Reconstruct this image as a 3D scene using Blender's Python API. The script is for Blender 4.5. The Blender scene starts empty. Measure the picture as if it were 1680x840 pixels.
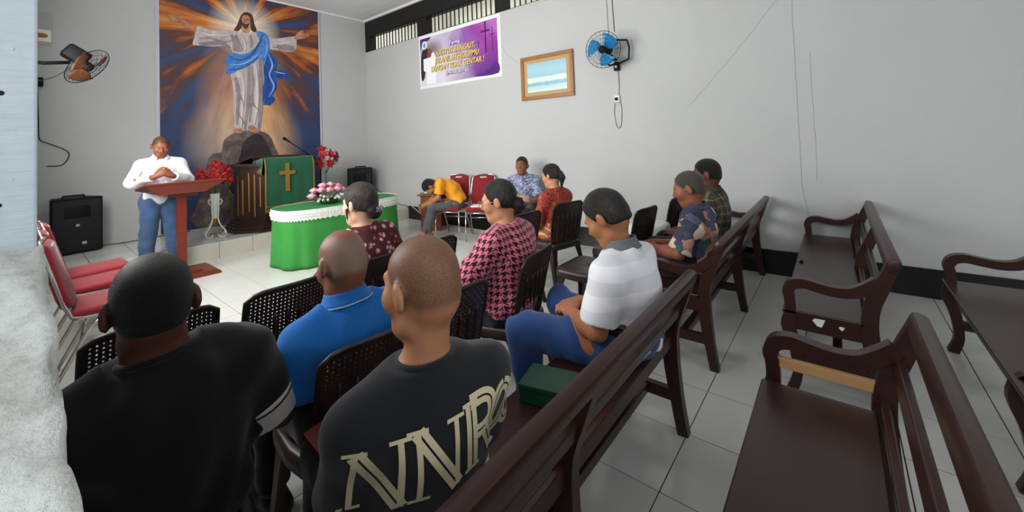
import bpy, bmesh, math, random
import numpy as np
from mathutils import Vector, Matrix
from mathutils.bvhtree import BVHTree
random.seed(7); np.random.seed(7)
scene = bpy.context.scene
COL = scene.collection
R = math.radians

# ------------------------------------------------------------------ camera
YAW, PITCH, ROLL, CAMZ = 0.8912, 0.0346, -0.0382, 1.4655
fw = Vector((math.sin(YAW)*math.cos(PITCH), math.cos(YAW)*math.cos(PITCH), math.sin(PITCH)))
r0 = Vector((math.cos(YAW), -math.sin(YAW), 0)); u0 = r0.cross(fw)
cr = r0*math.cos(ROLL) + u0*math.sin(ROLL); cu = u0*math.cos(ROLL) - r0*math.sin(ROLL)
cd = bpy.data.cameras.new('camera'); cam = bpy.data.objects.new('camera', cd); COL.objects.link(cam)
mw = Matrix((cr, cu, -fw)).transposed().to_4x4(); mw.translation = (0, 0, CAMZ)
cam.matrix_world = mw
cd.sensor_fit = 'HORIZONTAL'; cd.sensor_width = 36; cd.lens = 656.56/1680*36
cd.shift_y = -(420-206.1)/1680; cd.clip_start = 0.02; cd.clip_end = 200
scene.camera = cam

# ------------------------------------------------------------------ world, lights, exposure
w = bpy.data.worlds.new('world'); scene.world = w; w.use_nodes = True
bg = w.node_tree.nodes['Background']; bg.inputs[0].default_value = (0.93, 0.97, 1.0, 1); bg.inputs[1].default_value = 1.2
scene.view_settings.view_transform = 'Standard'; scene.view_settings.look = 'None'
scene.view_settings.gamma = 1; scene.view_settings.use_curve_mapping = False
scene.view_settings.exposure = 0.22
def area(name, loc, rot, sx, sy, e, col=(1, 1, 1)):
    l = bpy.data.lights.new(name, 'AREA'); l.shape = 'RECTANGLE'; l.size = sx; l.size_y = sy; l.energy = e; l.color = col
    o = bpy.data.objects.new(name, l); COL.objects.link(o); o.location = loc; o.rotation_euler = rot
    return o
# daylight entering through the openings of the left wall and of the rear wall
area('window_daylight', (-0.10, 2.85, 2.2), (0, R(-90), 0), 1.6, 1.9, 84, (1.0, 0.985, 0.955))
area('window_daylight', (-0.10, 4.95, 2.2), (0, R(-90), 0), 1.6, 1.6, 118, (1.0, 0.985, 0.955))
area('window_daylight', (-0.10, -1.0, 2.2), (0, R(-90), 0), 1.6, 2.4, 10, (1.0, 0.985, 0.955))
area('doorway_daylight', (2.2, -2.62, 1.5), (R(90), 0, 0), 2.4, 2.4, 7, (1.0, 0.985, 0.955))

# ------------------------------------------------------------------ materials
def lin(c):
    if isinstance(c, str):
        c = [int(c[i:i+2], 16)/255 for i in (0, 2, 4)]
        return tuple(x/12.92 if x <= .04045 else ((x+.055)/1.055)**2.4 for x in c)
    return tuple(c)
class NT:
    def __init__(s, name):
        s.m = bpy.data.materials.new(name); s.m.use_nodes = True; s.t = s.m.node_tree; s.n = s.t.nodes
        s.p = s.n['Principled BSDF']
    def add(s, k, **kw):
        n = s.n.new(k)
        for a, b in kw.items(): setattr(n, a, b)
        return n
    def lk(s, a, b): s.t.links.new(a, b)
    def math(s, op, a, b=None, c=None):
        n = s.n.new('ShaderNodeMath'); n.operation = op
        for i, v in enumerate((a, b, c)):
            if v is None: continue
            if isinstance(v, (int, float)): n.inputs[i].default_value = v
            else: s.lk(v, n.inputs[i])
        return n.outputs[0]
    def mix(s, f, a, b, blend='MIX'):
        n = s.n.new('ShaderNodeMix'); n.data_type = 'RGBA'; n.blend_type = blend
        for i, v in ((0, f), (6, a), (7, b)):
            if isinstance(v, (int, float)): n.inputs[i].default_value = v
            elif isinstance(v, (tuple, list)): n.inputs[i].default_value = (*v[:3], 1)
            elif isinstance(v, str): n.inputs[i].default_value = (*lin(v), 1)
            else: s.lk(v, n.inputs[i])
        return n.outputs[2]
    def noise(s, vec, scale, detail=3, rough=.5, dist=0):
        n = s.n.new('ShaderNodeTexNoise'); n.inputs['Scale'].default_value = scale; n.inputs['Detail'].default_value = detail
        n.inputs['Roughness'].default_value = rough; n.inputs['Distortion'].default_value = dist
        if vec is not None: s.lk(vec, n.inputs['Vector'])
        return n.outputs[0]
    def ramp(s, f, stops, interp='LINEAR'):
        n = s.n.new('ShaderNodeValToRGB'); cr_ = n.color_ramp; cr_.interpolation = interp
        while len(cr_.elements) < len(stops): cr_.elements.new(.5)
        for e, (p, c) in zip(cr_.elements, stops): e.position = p; e.color = (*lin(c), 1)
        s.lk(f, n.inputs[0]); return n.outputs[0]
    def coord(s, k='Object'):
        return s.n.new('ShaderNodeTexCoord').outputs[k]
    def uv(s):
        return s.n.new('ShaderNodeUVMap').outputs[0]
    def mapping(s, vec, scale=(1, 1, 1), rot=(0, 0, 0), loc=(0, 0, 0)):
        n = s.n.new('ShaderNodeMapping'); n.inputs['Scale'].default_value = scale; n.inputs['Rotation'].default_value = rot; n.inputs['Location'].default_value = loc
        s.lk(vec, n.inputs[0]); return n.outputs[0]
    def bump(s, h, strength=.3, dist=.01):
        n = s.n.new('ShaderNodeBump'); n.inputs['Strength'].default_value = strength; n.inputs['Distance'].default_value = dist
        s.lk(h, n.inputs['Height']); s.lk(n.outputs[0], s.p.inputs['Normal'])
    def base(s, c):
        if isinstance(c, str): c = lin(c)
        if isinstance(c, tuple): s.p.inputs['Base Color'].default_value = (*c[:3], 1)
        else: s.lk(c, s.p.inputs['Base Color'])
        return s
    def set(s, rough=None, metal=None, spec=None, sheen=None):
        if rough is not None: s.p.inputs['Roughness'].default_value = rough
        if metal is not None: s.p.inputs['Metallic'].default_value = metal
        if spec is not None: s.p.inputs['Specular IOR Level'].default_value = spec
        if sheen is not None: s.p.inputs['Sheen Weight'].default_value = sheen
        return s
def mat(name, c, rough=.6, metal=0, var=.0, vscale=8, bump=0, bscale=60, spec=.4, stretch=(1, 1, 1), c2=None):
    t = NT(name); co = t.mapping(t.coord(), stretch)
    if var or c2:
        n = t.noise(co, vscale, 4, .6)
        a = lin(c); b = lin(c2) if c2 else tuple(x*(1-var) for x in a)
        t.base(t.mix(n, a, b) if c2 else t.mix(t.math('MULTIPLY', n, 1.0), tuple(min(1, x*(1+var*.6)) for x in a), tuple(x*(1-var) for x in a)))
    else: t.base(c)
    if bump: t.bump(t.noise(co, bscale, 4, .6), bump, .01)
    t.set(rough, metal, spec); return t.m
M = {}
def wall_mat(name, c):
    t = NT(name); co = t.coord()
    n1 = t.noise(co, .8, 5, .6); n2 = t.noise(co, 6, 6, .7)
    c1 = t.mix(n1, lin(c), tuple(x*.86 for x in lin(c)))
    t.base(t.mix(t.math('MULTIPLY', n2, .25), c1, tuple(x*.8 for x in lin(c))))
    b = t.math('ADD', t.noise(co, 60, 4, .7), t.math('MULTIPLY', t.noise(co, 9, 4, .6), 1.5))
    t.bump(b, .25, .008); t.set(.75, 0, .3); return t.m
M['wall'] = wall_mat('white_plaster', 'bfc1c1')
M['ceil'] = mat('white_ceiling_board', 'd8d8d8', .6, 0, .1, 3, .1, 30, stretch=(1, .1, 1))
t = NT('floor_tile'); co = t.coord('Object'); oi = t.add('ShaderNodeObjectInfo')
ntile = t.noise(co, 7, 4, .6)
c1 = t.mix(ntile, 'd6d7d3', 'c9cac6'); t.base(t.mix(t.math('MULTIPLY', oi.outputs['Random'], .5), c1, 'cbccc6'))
t.set(.16, 0, .5); t.bump(t.noise(co, 5, 2), .03, .01); M['tile'] = t.m
t = NT('step_tile'); co = t.coord('Object'); t.base(t.mix(t.noise(co, 9, 4, .6), 'd2cdc2', 'c4beb1')); t.set(.25, 0, .5); M['step_tile'] = t.m
M['grout'] = mat('dark_grout', '2e2d2a', .9)
t = NT('black_skirting'); co = t.coord(); n = t.noise(co, 26, 6, .75)
t.base(t.ramp(n, [(0, '050506'), (.6, '0b0b0d'), (.68, '2d2d30'), (.74, '8b8b8b')])); t.set(.3, 0, .5); t.bump(t.noise(co, 14, 4), .4, .01); M['skirting'] = t.m
M['black_wood'] = mat('black_painted_wood', '0d0c0c', .5, 0, .3, 20)
M['black_plastic'] = mat('black_plastic', '0c0d0f', .6, 0, .2, 30, spec=.2)
M['dark_grille'] = mat('dark_speaker_grille', '101216', .6, 0, .3, 200, .4, 500)
M['white_paint'] = mat('white_paint', 'e4e5e3', .4)
M['cream'] = mat('cream_wall_outside', 'efe9d6', .9)
M['steel'] = mat('steel_tube', 'c4c2bd', .22, .9)
M['gold'] = mat('gold_trim', '9a7230', .45, .4, .25, 40)
M['wire'] = mat('dark_wire', '202022', .4, .3)
M['cable'] = mat('black_cable', '161616', .5)
M['cablew'] = mat('white_cable', 'c9c7c0', .5)
M['paper'] = mat('white_paper', 'e9e7e2', .8, 0, .06, 30)
def wood(name, a, b, rough=.38, sc=(1.2, 14, 14), spec=.45):
    t = NT(name); co = t.mapping(t.coord(), sc)
    n = t.noise(co, 3, 6, .65, .6); n2 = t.noise(t.coord(), 2.2, 4, .6)
    c = t.mix(n, lin(a), lin(b)); t.base(t.mix(t.math('MULTIPLY', n2, .35), c, tuple(x*.55 for x in lin(a))))
    t.bump(t.math('ADD', n, t.math('MULTIPLY', t.noise(t.coord(), 25, 4), .5)), .18, .006); t.set(rough, 0, spec); return t.m
M['pew'] = wood('dark_varnished_wood', '3c201c', '27120f', .34)
M['pew_seat'] = wood('worn_dark_seat_wood', '3b2320', '2b1815', .3)
M['raw_wood'] = wood('raw_pine', 'caa06c', 'b8895a', .7)
M['lectern'] = wood('red_varnished_wood', '7e2d18', '591b0e', .3)
M['pulpit'] = wood('dark_pulpit_wood', '3a2420', '211210', .3, (14, 14, 1.2))
M['desk'] = wood('orange_brown_veneer', '8a4a22', '6f3717', .4)
M['frame'] = wood('brown_picture_frame', 'a8743c', '7c5026', .4)

# ------------------------------------------------------------------ object helpers
def link(name, me, m=None, parent=None):
    o = bpy.data.objects.new(name, me); COL.objects.link(o)
    if m is not None:
        me.materials.clear(); me.materials.append(M[m] if isinstance(m, str) else m)
    if parent is not None: o.parent = parent
    return o
def tag(o, label=None, cat=None, group=None, kind=None):
    if label: o['label'] = label
    if cat: o['category'] = cat
    if group: o['group'] = group
    if kind: o['kind'] = kind
    return o
def thing(name, label, cat, loc=(0, 0, 0), rz=0, group=None):
    o = bpy.data.objects.new(name, None); COL.objects.link(o); o.empty_display_size = .1
    o.location = loc; o.rotation_euler = (0, 0, rz)
    return tag(o, label, cat, group)
def copy_tree(o, parent=None):
    c = o.copy(); COL.objects.link(c); c.parent = parent
    for ch in list(o.children): copy_tree(ch, c)
    return c
class MB:
    """collects shapes; build() links them as one mesh"""
    def __init__(s): s.bm = bmesh.new()
    def box(s, c, d, rot=None, bev=0):
        m = Matrix.Translation(c) @ ((rot.to_4x4() if rot is not None else Matrix.Identity(4)) @ Matrix.Diagonal((*d, 1)))
        r = bmesh.ops.create_cube(s.bm, size=1, matrix=m)
        if bev:
            es = {e for v in r['verts'] for e in v.link_edges}
            bmesh.ops.bevel(s.bm, geom=list(es), offset=bev, segments=2, affect='EDGES', profile=.5)
        return s
    def rbox(s, lo, hi, bev=0):
        return s.box([(a+b)/2 for a, b in zip(lo, hi)], [b-a for a, b in zip(lo, hi)], None, bev)
    def tube(s, pts, r, n=8, closed=False, cap=True):
        pts = [Vector(p) for p in pts]; N = len(pts); rs = r if isinstance(r, (list, tuple)) else [r]*N
        up = None; rings = []
        for i, p in enumerate(pts):
            a = pts[i-1] if (i > 0 or closed) else pts[i]; b = pts[(i+1) % N] if (i < N-1 or closed) else pts[i]
            d = (b-a).normalized()
            if up is None: up = d.orthogonal().normalized()
            up = (up - d*up.dot(d))
            up = up.normalized() if up.length > 1e-6 else d.orthogonal().normalized()
            sd = d.cross(up)
            rings.append([s.bm.verts.new(p + (up*math.cos(2*math.pi*k/n) + sd*math.sin(2*math.pi*k/n))*rs[i]) for k in range(n)])
        for i in range(N if closed else N-1):
            A, B = rings[i], rings[(i+1) % N]
            for k in range(n): 
                try: s.bm.faces.new((A[k], A[(k+1) % n], B[(k+1) % n], B[k]))
                except ValueError: pass
        if cap and not closed:
            s.bm.faces.new(rings[0][::-1]); s.bm.faces.new(rings[-1])
        return s
    def lathe(s, prof, c=(0, 0, 0), n=24, sx=1, sy=1, cap=True):
        rings = []
        for r, z in prof:
            rings.append([s.bm.verts.new((c[0]+r*sx*math.cos(2*math.pi*k/n), c[1]+r*sy*math.sin(2*math.pi*k/n), c[2]+z)) for k in range(n)])
        for A, B in zip(rings, rings[1:]):
            for k in range(n): s.bm.faces.new((A[k], A[(k+1) % n], B[(k+1) % n], B[k]))
        if cap:
            s.bm.faces.new(rings[0][::-1]); s.bm.faces.new(rings[-1])
        return s
    def prism(s, pts, a, b, axis=0):
        """outline of 2D points extruded from a to b along axis (0: pts are (y,z); 1: (x,z); 2: (x,y))"""
        def mk(p, v): return {0: (v, p[0], p[1]), 1: (p[0], v, p[1]), 2: (p[0], p[1], v)}[axis]
        A = [s.bm.verts.new(mk(p, a)) for p in pts]; B = [s.bm.verts.new(mk(p, b)) for p in pts]; n = len(pts)
        s.bm.faces.new(A); s.bm.faces.new(B[::-1])
        for k in range(n): s.bm.faces.new((A[k], B[k], B[(k+1) % n], A[(k+1) % n]))
        return s
    def strip(s, cl, wd, a, b, axis=0, sub=4):
        """a band following the centre line cl (2D) with widths wd, extruded a..b"""
        P = crom(cl, sub); W = crom([(x, 0) for x in wd], sub); L, Rr = [], []
        for i, p in enumerate(P):
            q = P[min(i+1, len(P)-1)] - P[max(i-1, 0)]; q = q/np.linalg.norm(q); nn = np.array((-q[1], q[0])); h = W[i][0]/2
            L.append(p+nn*h); Rr.append(p-nn*h)
        # quads for robustness
        def mk(p, v): return {0: (v, p[0], p[1]), 1: (p[0], v, p[1]), 2: (p[0], p[1], v)}[axis]
        V = [[s.bm.verts.new(mk(x[i], v)) for x, v in ((L, a), (Rr, a), (Rr, b), (L, b))] for i in range(len(P))]
        for A, B in zip(V, V[1:]):
            for k in range(4): s.bm.faces.new((A[k], A[(k+1) % 4], B[(k+1) % 4], B[k]))
        s.bm.faces.new(V[0][::-1]); s.bm.faces.new(V[-1]); return s
    def grid(s, F, nu, nv, close_u=False):
        V = [[s.bm.verts.new(F(i/(nu if close_u else nu-1), j/(nv-1))) for j in range(nv)] for i in range(nu)]
        for i in range(nu if close_u else nu-1):
            for j in range(nv-1):
                try: s.bm.faces.new((V[i][j], V[(i+1) % nu][j], V[(i+1) % nu][j+1], V[i][j+1]))
                except ValueError: pass
        return V
    def sph(s, c, r, u=12, v=8, rot=None):
        r = r if isinstance(r, (tuple, list)) else (r, r, r)
        m = Matrix.Translation(c) @ ((rot.to_4x4() if rot is not None else Matrix.Identity(4)) @ Matrix.Diagonal((*r, 1)))
        bmesh.ops.create_uvsphere(s.bm, u_segments=u, v_segments=v, radius=1, matrix=m); return s
    def build(s, name, m, parent=None, smooth=False, thick=0, auto=None, flip=False):
        bmesh.ops.recalc_face_normals(s.bm, faces=s.bm.faces[:])
        me = bpy.data.meshes.new(name); s.bm.to_mesh(me); s.bm.free()
        if smooth:
            me.polygons.foreach_set('use_smooth', [True]*len(me.polygons))
            if auto: me.set_sharp_from_angle(angle=R(auto))
        o = link(name, me, m, parent)
        if thick:
            md = o.modifiers.new('solid', 'SOLIDIFY'); md.thickness = thick; md.offset = 0
        return o
def crom(P, sub=6):
    P = [np.array(p, float) for p in P]; out = []
    for i in range(len(P)-1):
        p0, p1, p2, p3 = P[max(i-1, 0)], P[i], P[i+1], P[min(i+2, len(P)-1)]
        for k in range(sub):
            u = k/sub
            out.append(.5*((2*p1)+(-p0+p2)*u+(2*p0-5*p1+4*p2-p3)*u*u+(-p0+3*p1-3*p2+p3)*u**3))
    out.append(P[-1]); return out
def cromc(P, sub=4):
    n = len(P); P = [np.array(p, float) for p in P]; out = []
    for i in range(n):
        p0, p1, p2, p3 = P[i-1], P[i], P[(i+1) % n], P[(i+2) % n]
        for k in range(sub):
            u = k/sub; out.append(.5*((2*p1)+(-p0+p2)*u+(2*p0-5*p1+4*p2-p3)*u*u+(-p0+3*p1-3*p2+p3)*u**3))
    return out
def rotx(a): return Matrix.Rotation(R(a), 3, 'X')
def roty(a): return Matrix.Rotation(R(a), 3, 'Y')
def rotz(a): return Matrix.Rotation(R(a), 3, 'Z')

# ------------------------------------------------------------------ the setting
XW, YB, YS, ZP, XL, YR, ZC = 4.834, 7.98, 6.58, 0.2275, 0.0165, -2.6, 4.2
def struct(name, mb, m, parent=None, **k):
    o = mb.build(name, m, parent, **k)
    if parent is None: o['kind'] = 'structure'
    return o
floor = struct('floor', MB().rbox((XL-.15, YR-.15, -.12), (XW+.15, YS+.02, -.004)), 'grout')
tile_me = MB().box((0, 0, -.006), (.3952, .3952, .012), None, .0012).build('tile', 'tile'); TM = tile_me.data; bpy.data.objects.remove(tile_me)
def tile(parent, c, d, m=TM, rot=None):
    o = bpy.data.objects.new('tile', m); COL.objects.link(o); o.parent = parent; o.location = c; o.scale = (d[0]/.4, d[1]/.4, 1)
    if rot: o.rotation_euler = rot
xs = [-.03] + [.06+.4*k for k in range(1, 12)] + [XW]
ys = [YR] + [.24+.4*k for k in range(-6, 16)] + [YS]
for a, b in zip(xs, xs[1:]):
    for c, d in zip(ys, ys[1:]): tile(floor, ((a+b)/2, (c+d)/2, 0), (b-a, d-c))
plat = struct('floor_platform', MB().rbox((-.03, YS+.01, 0), (XW, YB, ZP-.003)), 'grout')
sm = MB().box((0, 0, -.006), (.3952, .3952, .012), None, .0012).build('tile', 'step_tile'); SM = sm.data; bpy.data.objects.remove(sm)
xs = [-.03] + [.53+.4*k for k in range(0, 11)] + [XW]
for a, b in zip(xs, xs[1:]):
    for c, d in zip([YS, 6.98, 7.38, 7.78], [6.98, 7.38, 7.78, YB]): tile(plat, ((a+b)/2, (c+d)/2, ZP), (b-a, d-c))
    tile(plat, ((a+b)/2, YS, ZP/2-.004), (b-a, ZP-.012), SM, (R(90), 0, 0))
# walls
struct('wall_back', MB().rbox((XL-.2, YB, -.1), (XW+.2, YB+.15, ZC+.1)), 'wall')
wr = MB().rbox((XW, YR-.15, -.1), (XW+.15, YB+.15, 3.5))
wall_right = struct('wall_right', wr, 'wall')
struct('trim_1', MB().rbox((XW-.012, YR, 0), (XW+.001, YS, .245)), 'skirting')
struct('trim_2', MB().rbox((XW-.005, YR, 3.845), (XW+.15, YB, 4.2)), 'black_wood')
struct('trim_3', MB().rbox((XW-.05, YR, 4.165), (XW-.005, YB, 4.2)).rbox((XL, YB-.035, 4.175), (XW, YB, 4.2)), 'white_paint')
mull = [(7.98, 7.84), (6.165, 5.89), (4.17, 3.99), (2.2, 2.02), (.22, .04), (-1.78, -1.96), (-2.5, -2.75)]
for i, (a, b) in enumerate(mull): struct('trim_%d' % (4+i), MB().rbox((XW, b, 3.5), (XW+.15, a, 3.85)), 'black_wood')
bar_me = None
for i in range(len(mull)-1):
    y0, y1 = mull[i+1][0], mull[i][1]
    wn = struct('window_%d' % (i+1), MB().rbox((XW+.01, y0, 3.5), (XW+.05, y1, 3.512)).rbox((XW+.01, y0, 3.828), (XW+.05, y1, 3.85)), 'black_wood')
    n = int(round((y1-y0)/.108))
    for k in range(1, n):
        if bar_me is None: o = MB().rbox((XW+.02, -.007, 3.51), (XW+.04, .007, 3.83)).build('bar', 'black_wood', wn); bar_me = o.data
        else: o = link('bar', bar_me, None, wn)
        o.location.y = y0+(y1-y0)*k/n
struct('wall_neighbour', MB().rbox((XW+.9, YR-2, 2.5), (XW+1.0, YB+2, 6.5)), 'cream')
# left wall with the opening the picture is taken through and two more windows
lw = MB(); JY = .80; SZ = 1.315
def lwall(a, b, z0, z1): lw.rbox((-.15, a, z0), (-.03, b, z1))
lwall(YR-.15, YB+.15, -.1, SZ-.04); lwall(YR-.15, -2.3, SZ-.04, 3.1); lwall(JY, 1.9, SZ-.04, 3.1); lwall(3.8, 4.15, SZ-.04, 3.1); lwall(5.75, YB+.15, SZ-.04, 3.1)
lwall(YR-.15, YB+.15, 3.1, 4.3)
struct('wall_left', lw, 'wall')
rw = MB()
for lo, hi in (((XL-.15, YR-.15, -.1), (1.0, YR, 4.3)), ((3.4, YR-.15, -.1), (XW+.15, YR, 4.3)), ((1.0, YR-.15, 2.7), (3.4, YR, 4.3))): rw.rbox(lo, hi)
struct('wall_rear', rw, 'wall')
ceil = struct('ceiling', MB().rbox((XL-.2, YR-.2, ZC+.012), (XW+.2, YB+.2, ZC+.15)), 'grout')
pm = None; nb = 26; bw = (XW-XL)/nb
for k in range(nb):
    if pm is None: o = MB().box((0, (YR+YB)/2, ZC+.006), (bw-.004, YB-YR, .012), None, .002).build('plank', 'ceil', ceil); pm = o.data
    else: o = link('plank', pm, None, ceil)
    o.location.x = XL+bw*(k+.5)
# cracks in the plaster
M['crack'] = mat('crack_line', '7c7e7e', .9)
def ribbon(name, pts, wd, m, parent, x):
    mb = MB(); P = crom(pts, 5)
    for i in range(len(P)):
        P[i] = P[i] + (np.random.rand(2)-.5)*.012
    mb.strip(P, [wd]*len(P), x-.0012, x+.002, 0, 1); return mb.build(name, m, parent)
ribbon('crack', [(.38, 2.8), (.74, 2.37), (1.0, 2.08), (1.3, 1.76)], .0028, 'crack', wall_right, XW)
ribbon('crack', [(.275, 2.8), (.28, 2.0), (.284, .93), (.24, .6)], .0028, 'crack', wall_right, XW)
ribbon('crack', [(.155, 2.2), (.16, 1.5), (.165, .95)], .0022, 'crack', wall_right, XW)
ribbon('crack', [(3.98, 3.49), (3.4, 3.46), (2.6, 3.5)], .0022, 'crack', wall_right, XW)
ribbon('crack', [(4.05, 2.95), (3.95, 2.8), (3.72, 2.62)], .003, 'crack', wall_right, XW)
# window post and rough sill beside the camera
t = NT('pale_blue_paint'); co = t.coord(); n = t.noise(co, 40, 5, .6)
t.base(t.mix(n, 'cfd9de', 'bccad1')); t.bump(t.math('ADD', t.noise(t.mapping(co, (1, 1, 14)), 8, 5, .6), t.math('MULTIPLY', t.noise(co, 45, 3), .6)), .5, .006); t.set(.5); M['bluepaint'] = t.m
t = NT('rough_masonry'); co = t.coord(); n = t.noise(co, 22, 6, .7)
t.base(t.ramp(n, [(.25, 'a9a79f'), (.5, 'd6d8d4'), (.75, 'eceeec')])); t.bump(t.noise(co, 70, 6, .7), .8, .008); t.set(.9); M['masonry'] = t.m
mb = MB(); mb.rbox((-.15, JY-.02, SZ+.02), (XL-.0005, JY+.06, 3.1), .003)
post = struct('trim_20', mb, 'bluepaint')
for z, x, r_ in ((1.60, -.004, .5), (1.545, -.013, .9), (1.44, -.004, .5), (1.41, -.014, .8)):
    MB().lathe([(.0001, .0016), (.002*r_, .0015), (.0034*r_, .0008), (.0038*r_, 0)], n=10).build('nail_head', 'bluepaint' if r_ < .6 else 'wire', post).matrix_local = Matrix.Translation((x, JY-.0195, z)) @ Matrix.Rotation(R(90), 4, 'X')
mb = MB(); rs = np.random.RandomState(3)
ph = rs.rand(6)*6
def sillf(u, v):
    y = -.35+u*(JY+.33); a = v
    jag = .004*math.sin(y*31+ph[0])+.003*math.sin(y*67+ph[1])+.0015*math.sin(y*140+ph[2])
    xe = XL+.0025+jag*.4; sz = 1.28+(max(y, 0)-.32)*.17
    if a < .6: x = -.16+(xe+.16)*(a/.6); z = sz+.004*math.sin(y*17+x*40+ph[3])+.003*math.sin(x*90+y*23+ph[4])+.002*math.sin(y*90+x*150)
    else: x = xe+.002*math.sin(a*40+y*50); z = sz-(a-.6)/.4*.09+.003*math.sin(y*80)
    return (x, y, z)
mb.grid(sillf, 120, 36)
struct('trim_21', mb, 'masonry', smooth=True)
# ------------------------------------------------------------------ implicit-surface modelling for figures
class Field:
    def __init__(s, lo, hi, h):
        s.lo = np.array(lo, np.float32); s.h = h
        n = np.ceil((np.array(hi)-np.array(lo))/h).astype(int)+1; s.n = n
        s.D = np.full(n, .5, np.float32)
        s.ax = [s.lo[i]+h*np.arange(n[i], dtype=np.float32) for i in range(3)]
    def sub(s, lo, hi):
        a = np.clip(np.floor((np.array(lo)-s.lo)/s.h).astype(int), 0, s.n); b = np.clip(np.ceil((np.array(hi)-s.lo)/s.h).astype(int)+1, 0, s.n)
        sl = tuple(slice(a[i], b[i]) for i in range(3))
        return sl, s.ax[0][sl[0]][:, None, None], s.ax[1][sl[1]][None, :, None], s.ax[2][sl[2]][None, None, :]
    def comb(s, sl, d, k, op):
        D = s.D[sl]
        if D.size == 0: return
        if op == 'add':
            hh = np.maximum(k-np.abs(D-d), 0)/k; s.D[sl] = np.minimum(D, d)-hh*hh*k*.25
        else:
            d = -d; hh = np.maximum(k-np.abs(D-d), 0)/k; s.D[sl] = np.maximum(D, d)+hh*hh*k*.25
    def cap(s, a, b, ra, rb=None, k=.02, op='add'):
        a = np.array(a, np.float32); b = np.array(b, np.float32); rb = ra if rb is None else rb
        m = max(ra, rb)+k+3*s.h
        sl, X, Y, Z = s.sub(np.minimum(a, b)-m, np.maximum(a, b)+m)
        ba = b-a; L = float(ba@ba)+1e-9
        t_ = np.clip(((X-a[0])*ba[0]+(Y-a[1])*ba[1]+(Z-a[2])*ba[2])/L, 0, 1)
        d = np.sqrt((X-a[0]-t_*ba[0])**2+(Y-a[1]-t_*ba[1])**2+(Z-a[2]-t_*ba[2])**2)-(ra+(rb-ra)*t_)
        s.comb(sl, d, k, op); return s
    def ell(s, c, r, A=None, k=.03, op='add'):
        c = np.array(c, np.float32); r = np.array(r, np.float32); m = float(r.max())+k+3*s.h
        sl, X, Y, Z = s.sub(c-m, c+m); A = np.eye(3) if A is None else np.array(A)
        P = (X-c[0], Y-c[1], Z-c[2])
        q = [P[0]*A[0][i]+P[1]*A[1][i]+P[2]*A[2][i] for i in range(3)]
        k0 = np.sqrt(sum((q[i]/r[i])**2 for i in range(3))); k1 = np.sqrt(sum((q[i]/r[i]**2)**2 for i in range(3)))+1e-6
        s.comb(sl, k0*(k0-1)/k1, k, op); return s
    def cut(s, p, n, k=.004, lo=None, hi=None):
        """removes what lies on the side n points to"""
        n = np.array(n, float); n = n/np.linalg.norm(n)
        sl, X, Y, Z = s.sub(s.lo if lo is None else lo, (s.lo+s.h*s.n) if hi is None else hi)
        d = (X-p[0])*n[0]+(Y-p[1])*n[1]+(Z-p[2])*n[2]
        s.comb(sl, -d, k, 'sub'); return s
    def wrinkle(s, amp, f, seed=0, dirs=6):
        rs = np.random.RandomState(seed); X, Y, Z = s.ax[0][:, None, None], s.ax[1][None, :, None], s.ax[2][None, None, :]
        acc = 0
        for i in range(dirs):
            v = rs.randn(3); v[2] *= .7; v = v/np.linalg.norm(v)*f*(.6+rs.rand()); 
            acc = acc+np.sin(X*v[0]+Y*v[1]+Z*v[2]+rs.rand()*6.3+1.3*np.sin((X*v[1]-Z*v[0])*.5+rs.rand()*6))
        s.D += (amp/math.sqrt(dirs)*acc).astype(np.float32); return s
    def mesh(s, name, uv=False):
        D = s.D; S = D < 0; n = np.array(D.shape)
        c = np.zeros(n-1, np.uint8)
        for i in (0, 1):
            for j in (0, 1):
                for k in (0, 1): c += S[i:n[0]-1+i, j:n[1]-1+j, k:n[2]-1+k]
        act = (c > 0) & (c < 8); ids = np.argwhere(act); idx = np.full(n-1, -1, np.int32); idx[act] = np.arange(len(ids))
        acc = np.zeros((len(ids), 3)); cnt = np.zeros(len(ids))
        cor = [(i, j, k) for i in (0, 1) for j in (0, 1) for k in (0, 1)]
        for a in cor:
            for ax in range(3):
                if a[ax]: continue
                b = list(a); b[ax] = 1
                va = D[ids[:, 0]+a[0], ids[:, 1]+a[1], ids[:, 2]+a[2]]; vb = D[ids[:, 0]+b[0], ids[:, 1]+b[1], ids[:, 2]+b[2]]
                mk = (va < 0) != (vb < 0); t_ = np.where(mk, va/np.where(mk, va-vb, 1), 0)
                p = np.tile(np.array(a, float), (len(ids), 1)); p[:, ax] += t_
                acc += p*mk[:, None]; cnt += mk
        V = (ids+acc/np.maximum(cnt, 1)[:, None])*s.h+s.lo
        Q = []
        for ax in range(3):
            sl0 = [slice(None)]*3; sl1 = [slice(None)]*3; sl0[ax] = slice(0, n[ax]-1); sl1[ax] = slice(1, n[ax])
            e = np.argwhere(S[tuple(sl0)] != S[tuple(sl1)]); u, v = (ax+1) % 3, (ax+2) % 3
            e = e[(e[:, u] > 0) & (e[:, v] > 0) & (e[:, u] < n[u]-1) & (e[:, v] < n[v]-1)]
            def cell(du, dv):
                q = e.copy(); q[:, u] += du; q[:, v] += dv; return idx[q[:, 0], q[:, 1], q[:, 2]]
            q = np.stack([cell(-1, -1), cell(0, -1), cell(0, 0), cell(-1, 0)], 1)
            fl = ~S[e[:, 0], e[:, 1], e[:, 2]]; q[fl] = q[fl][:, ::-1]; Q.append(q)
        Q = np.concatenate(Q); Q = Q[(Q >= 0).all(1)]
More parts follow.
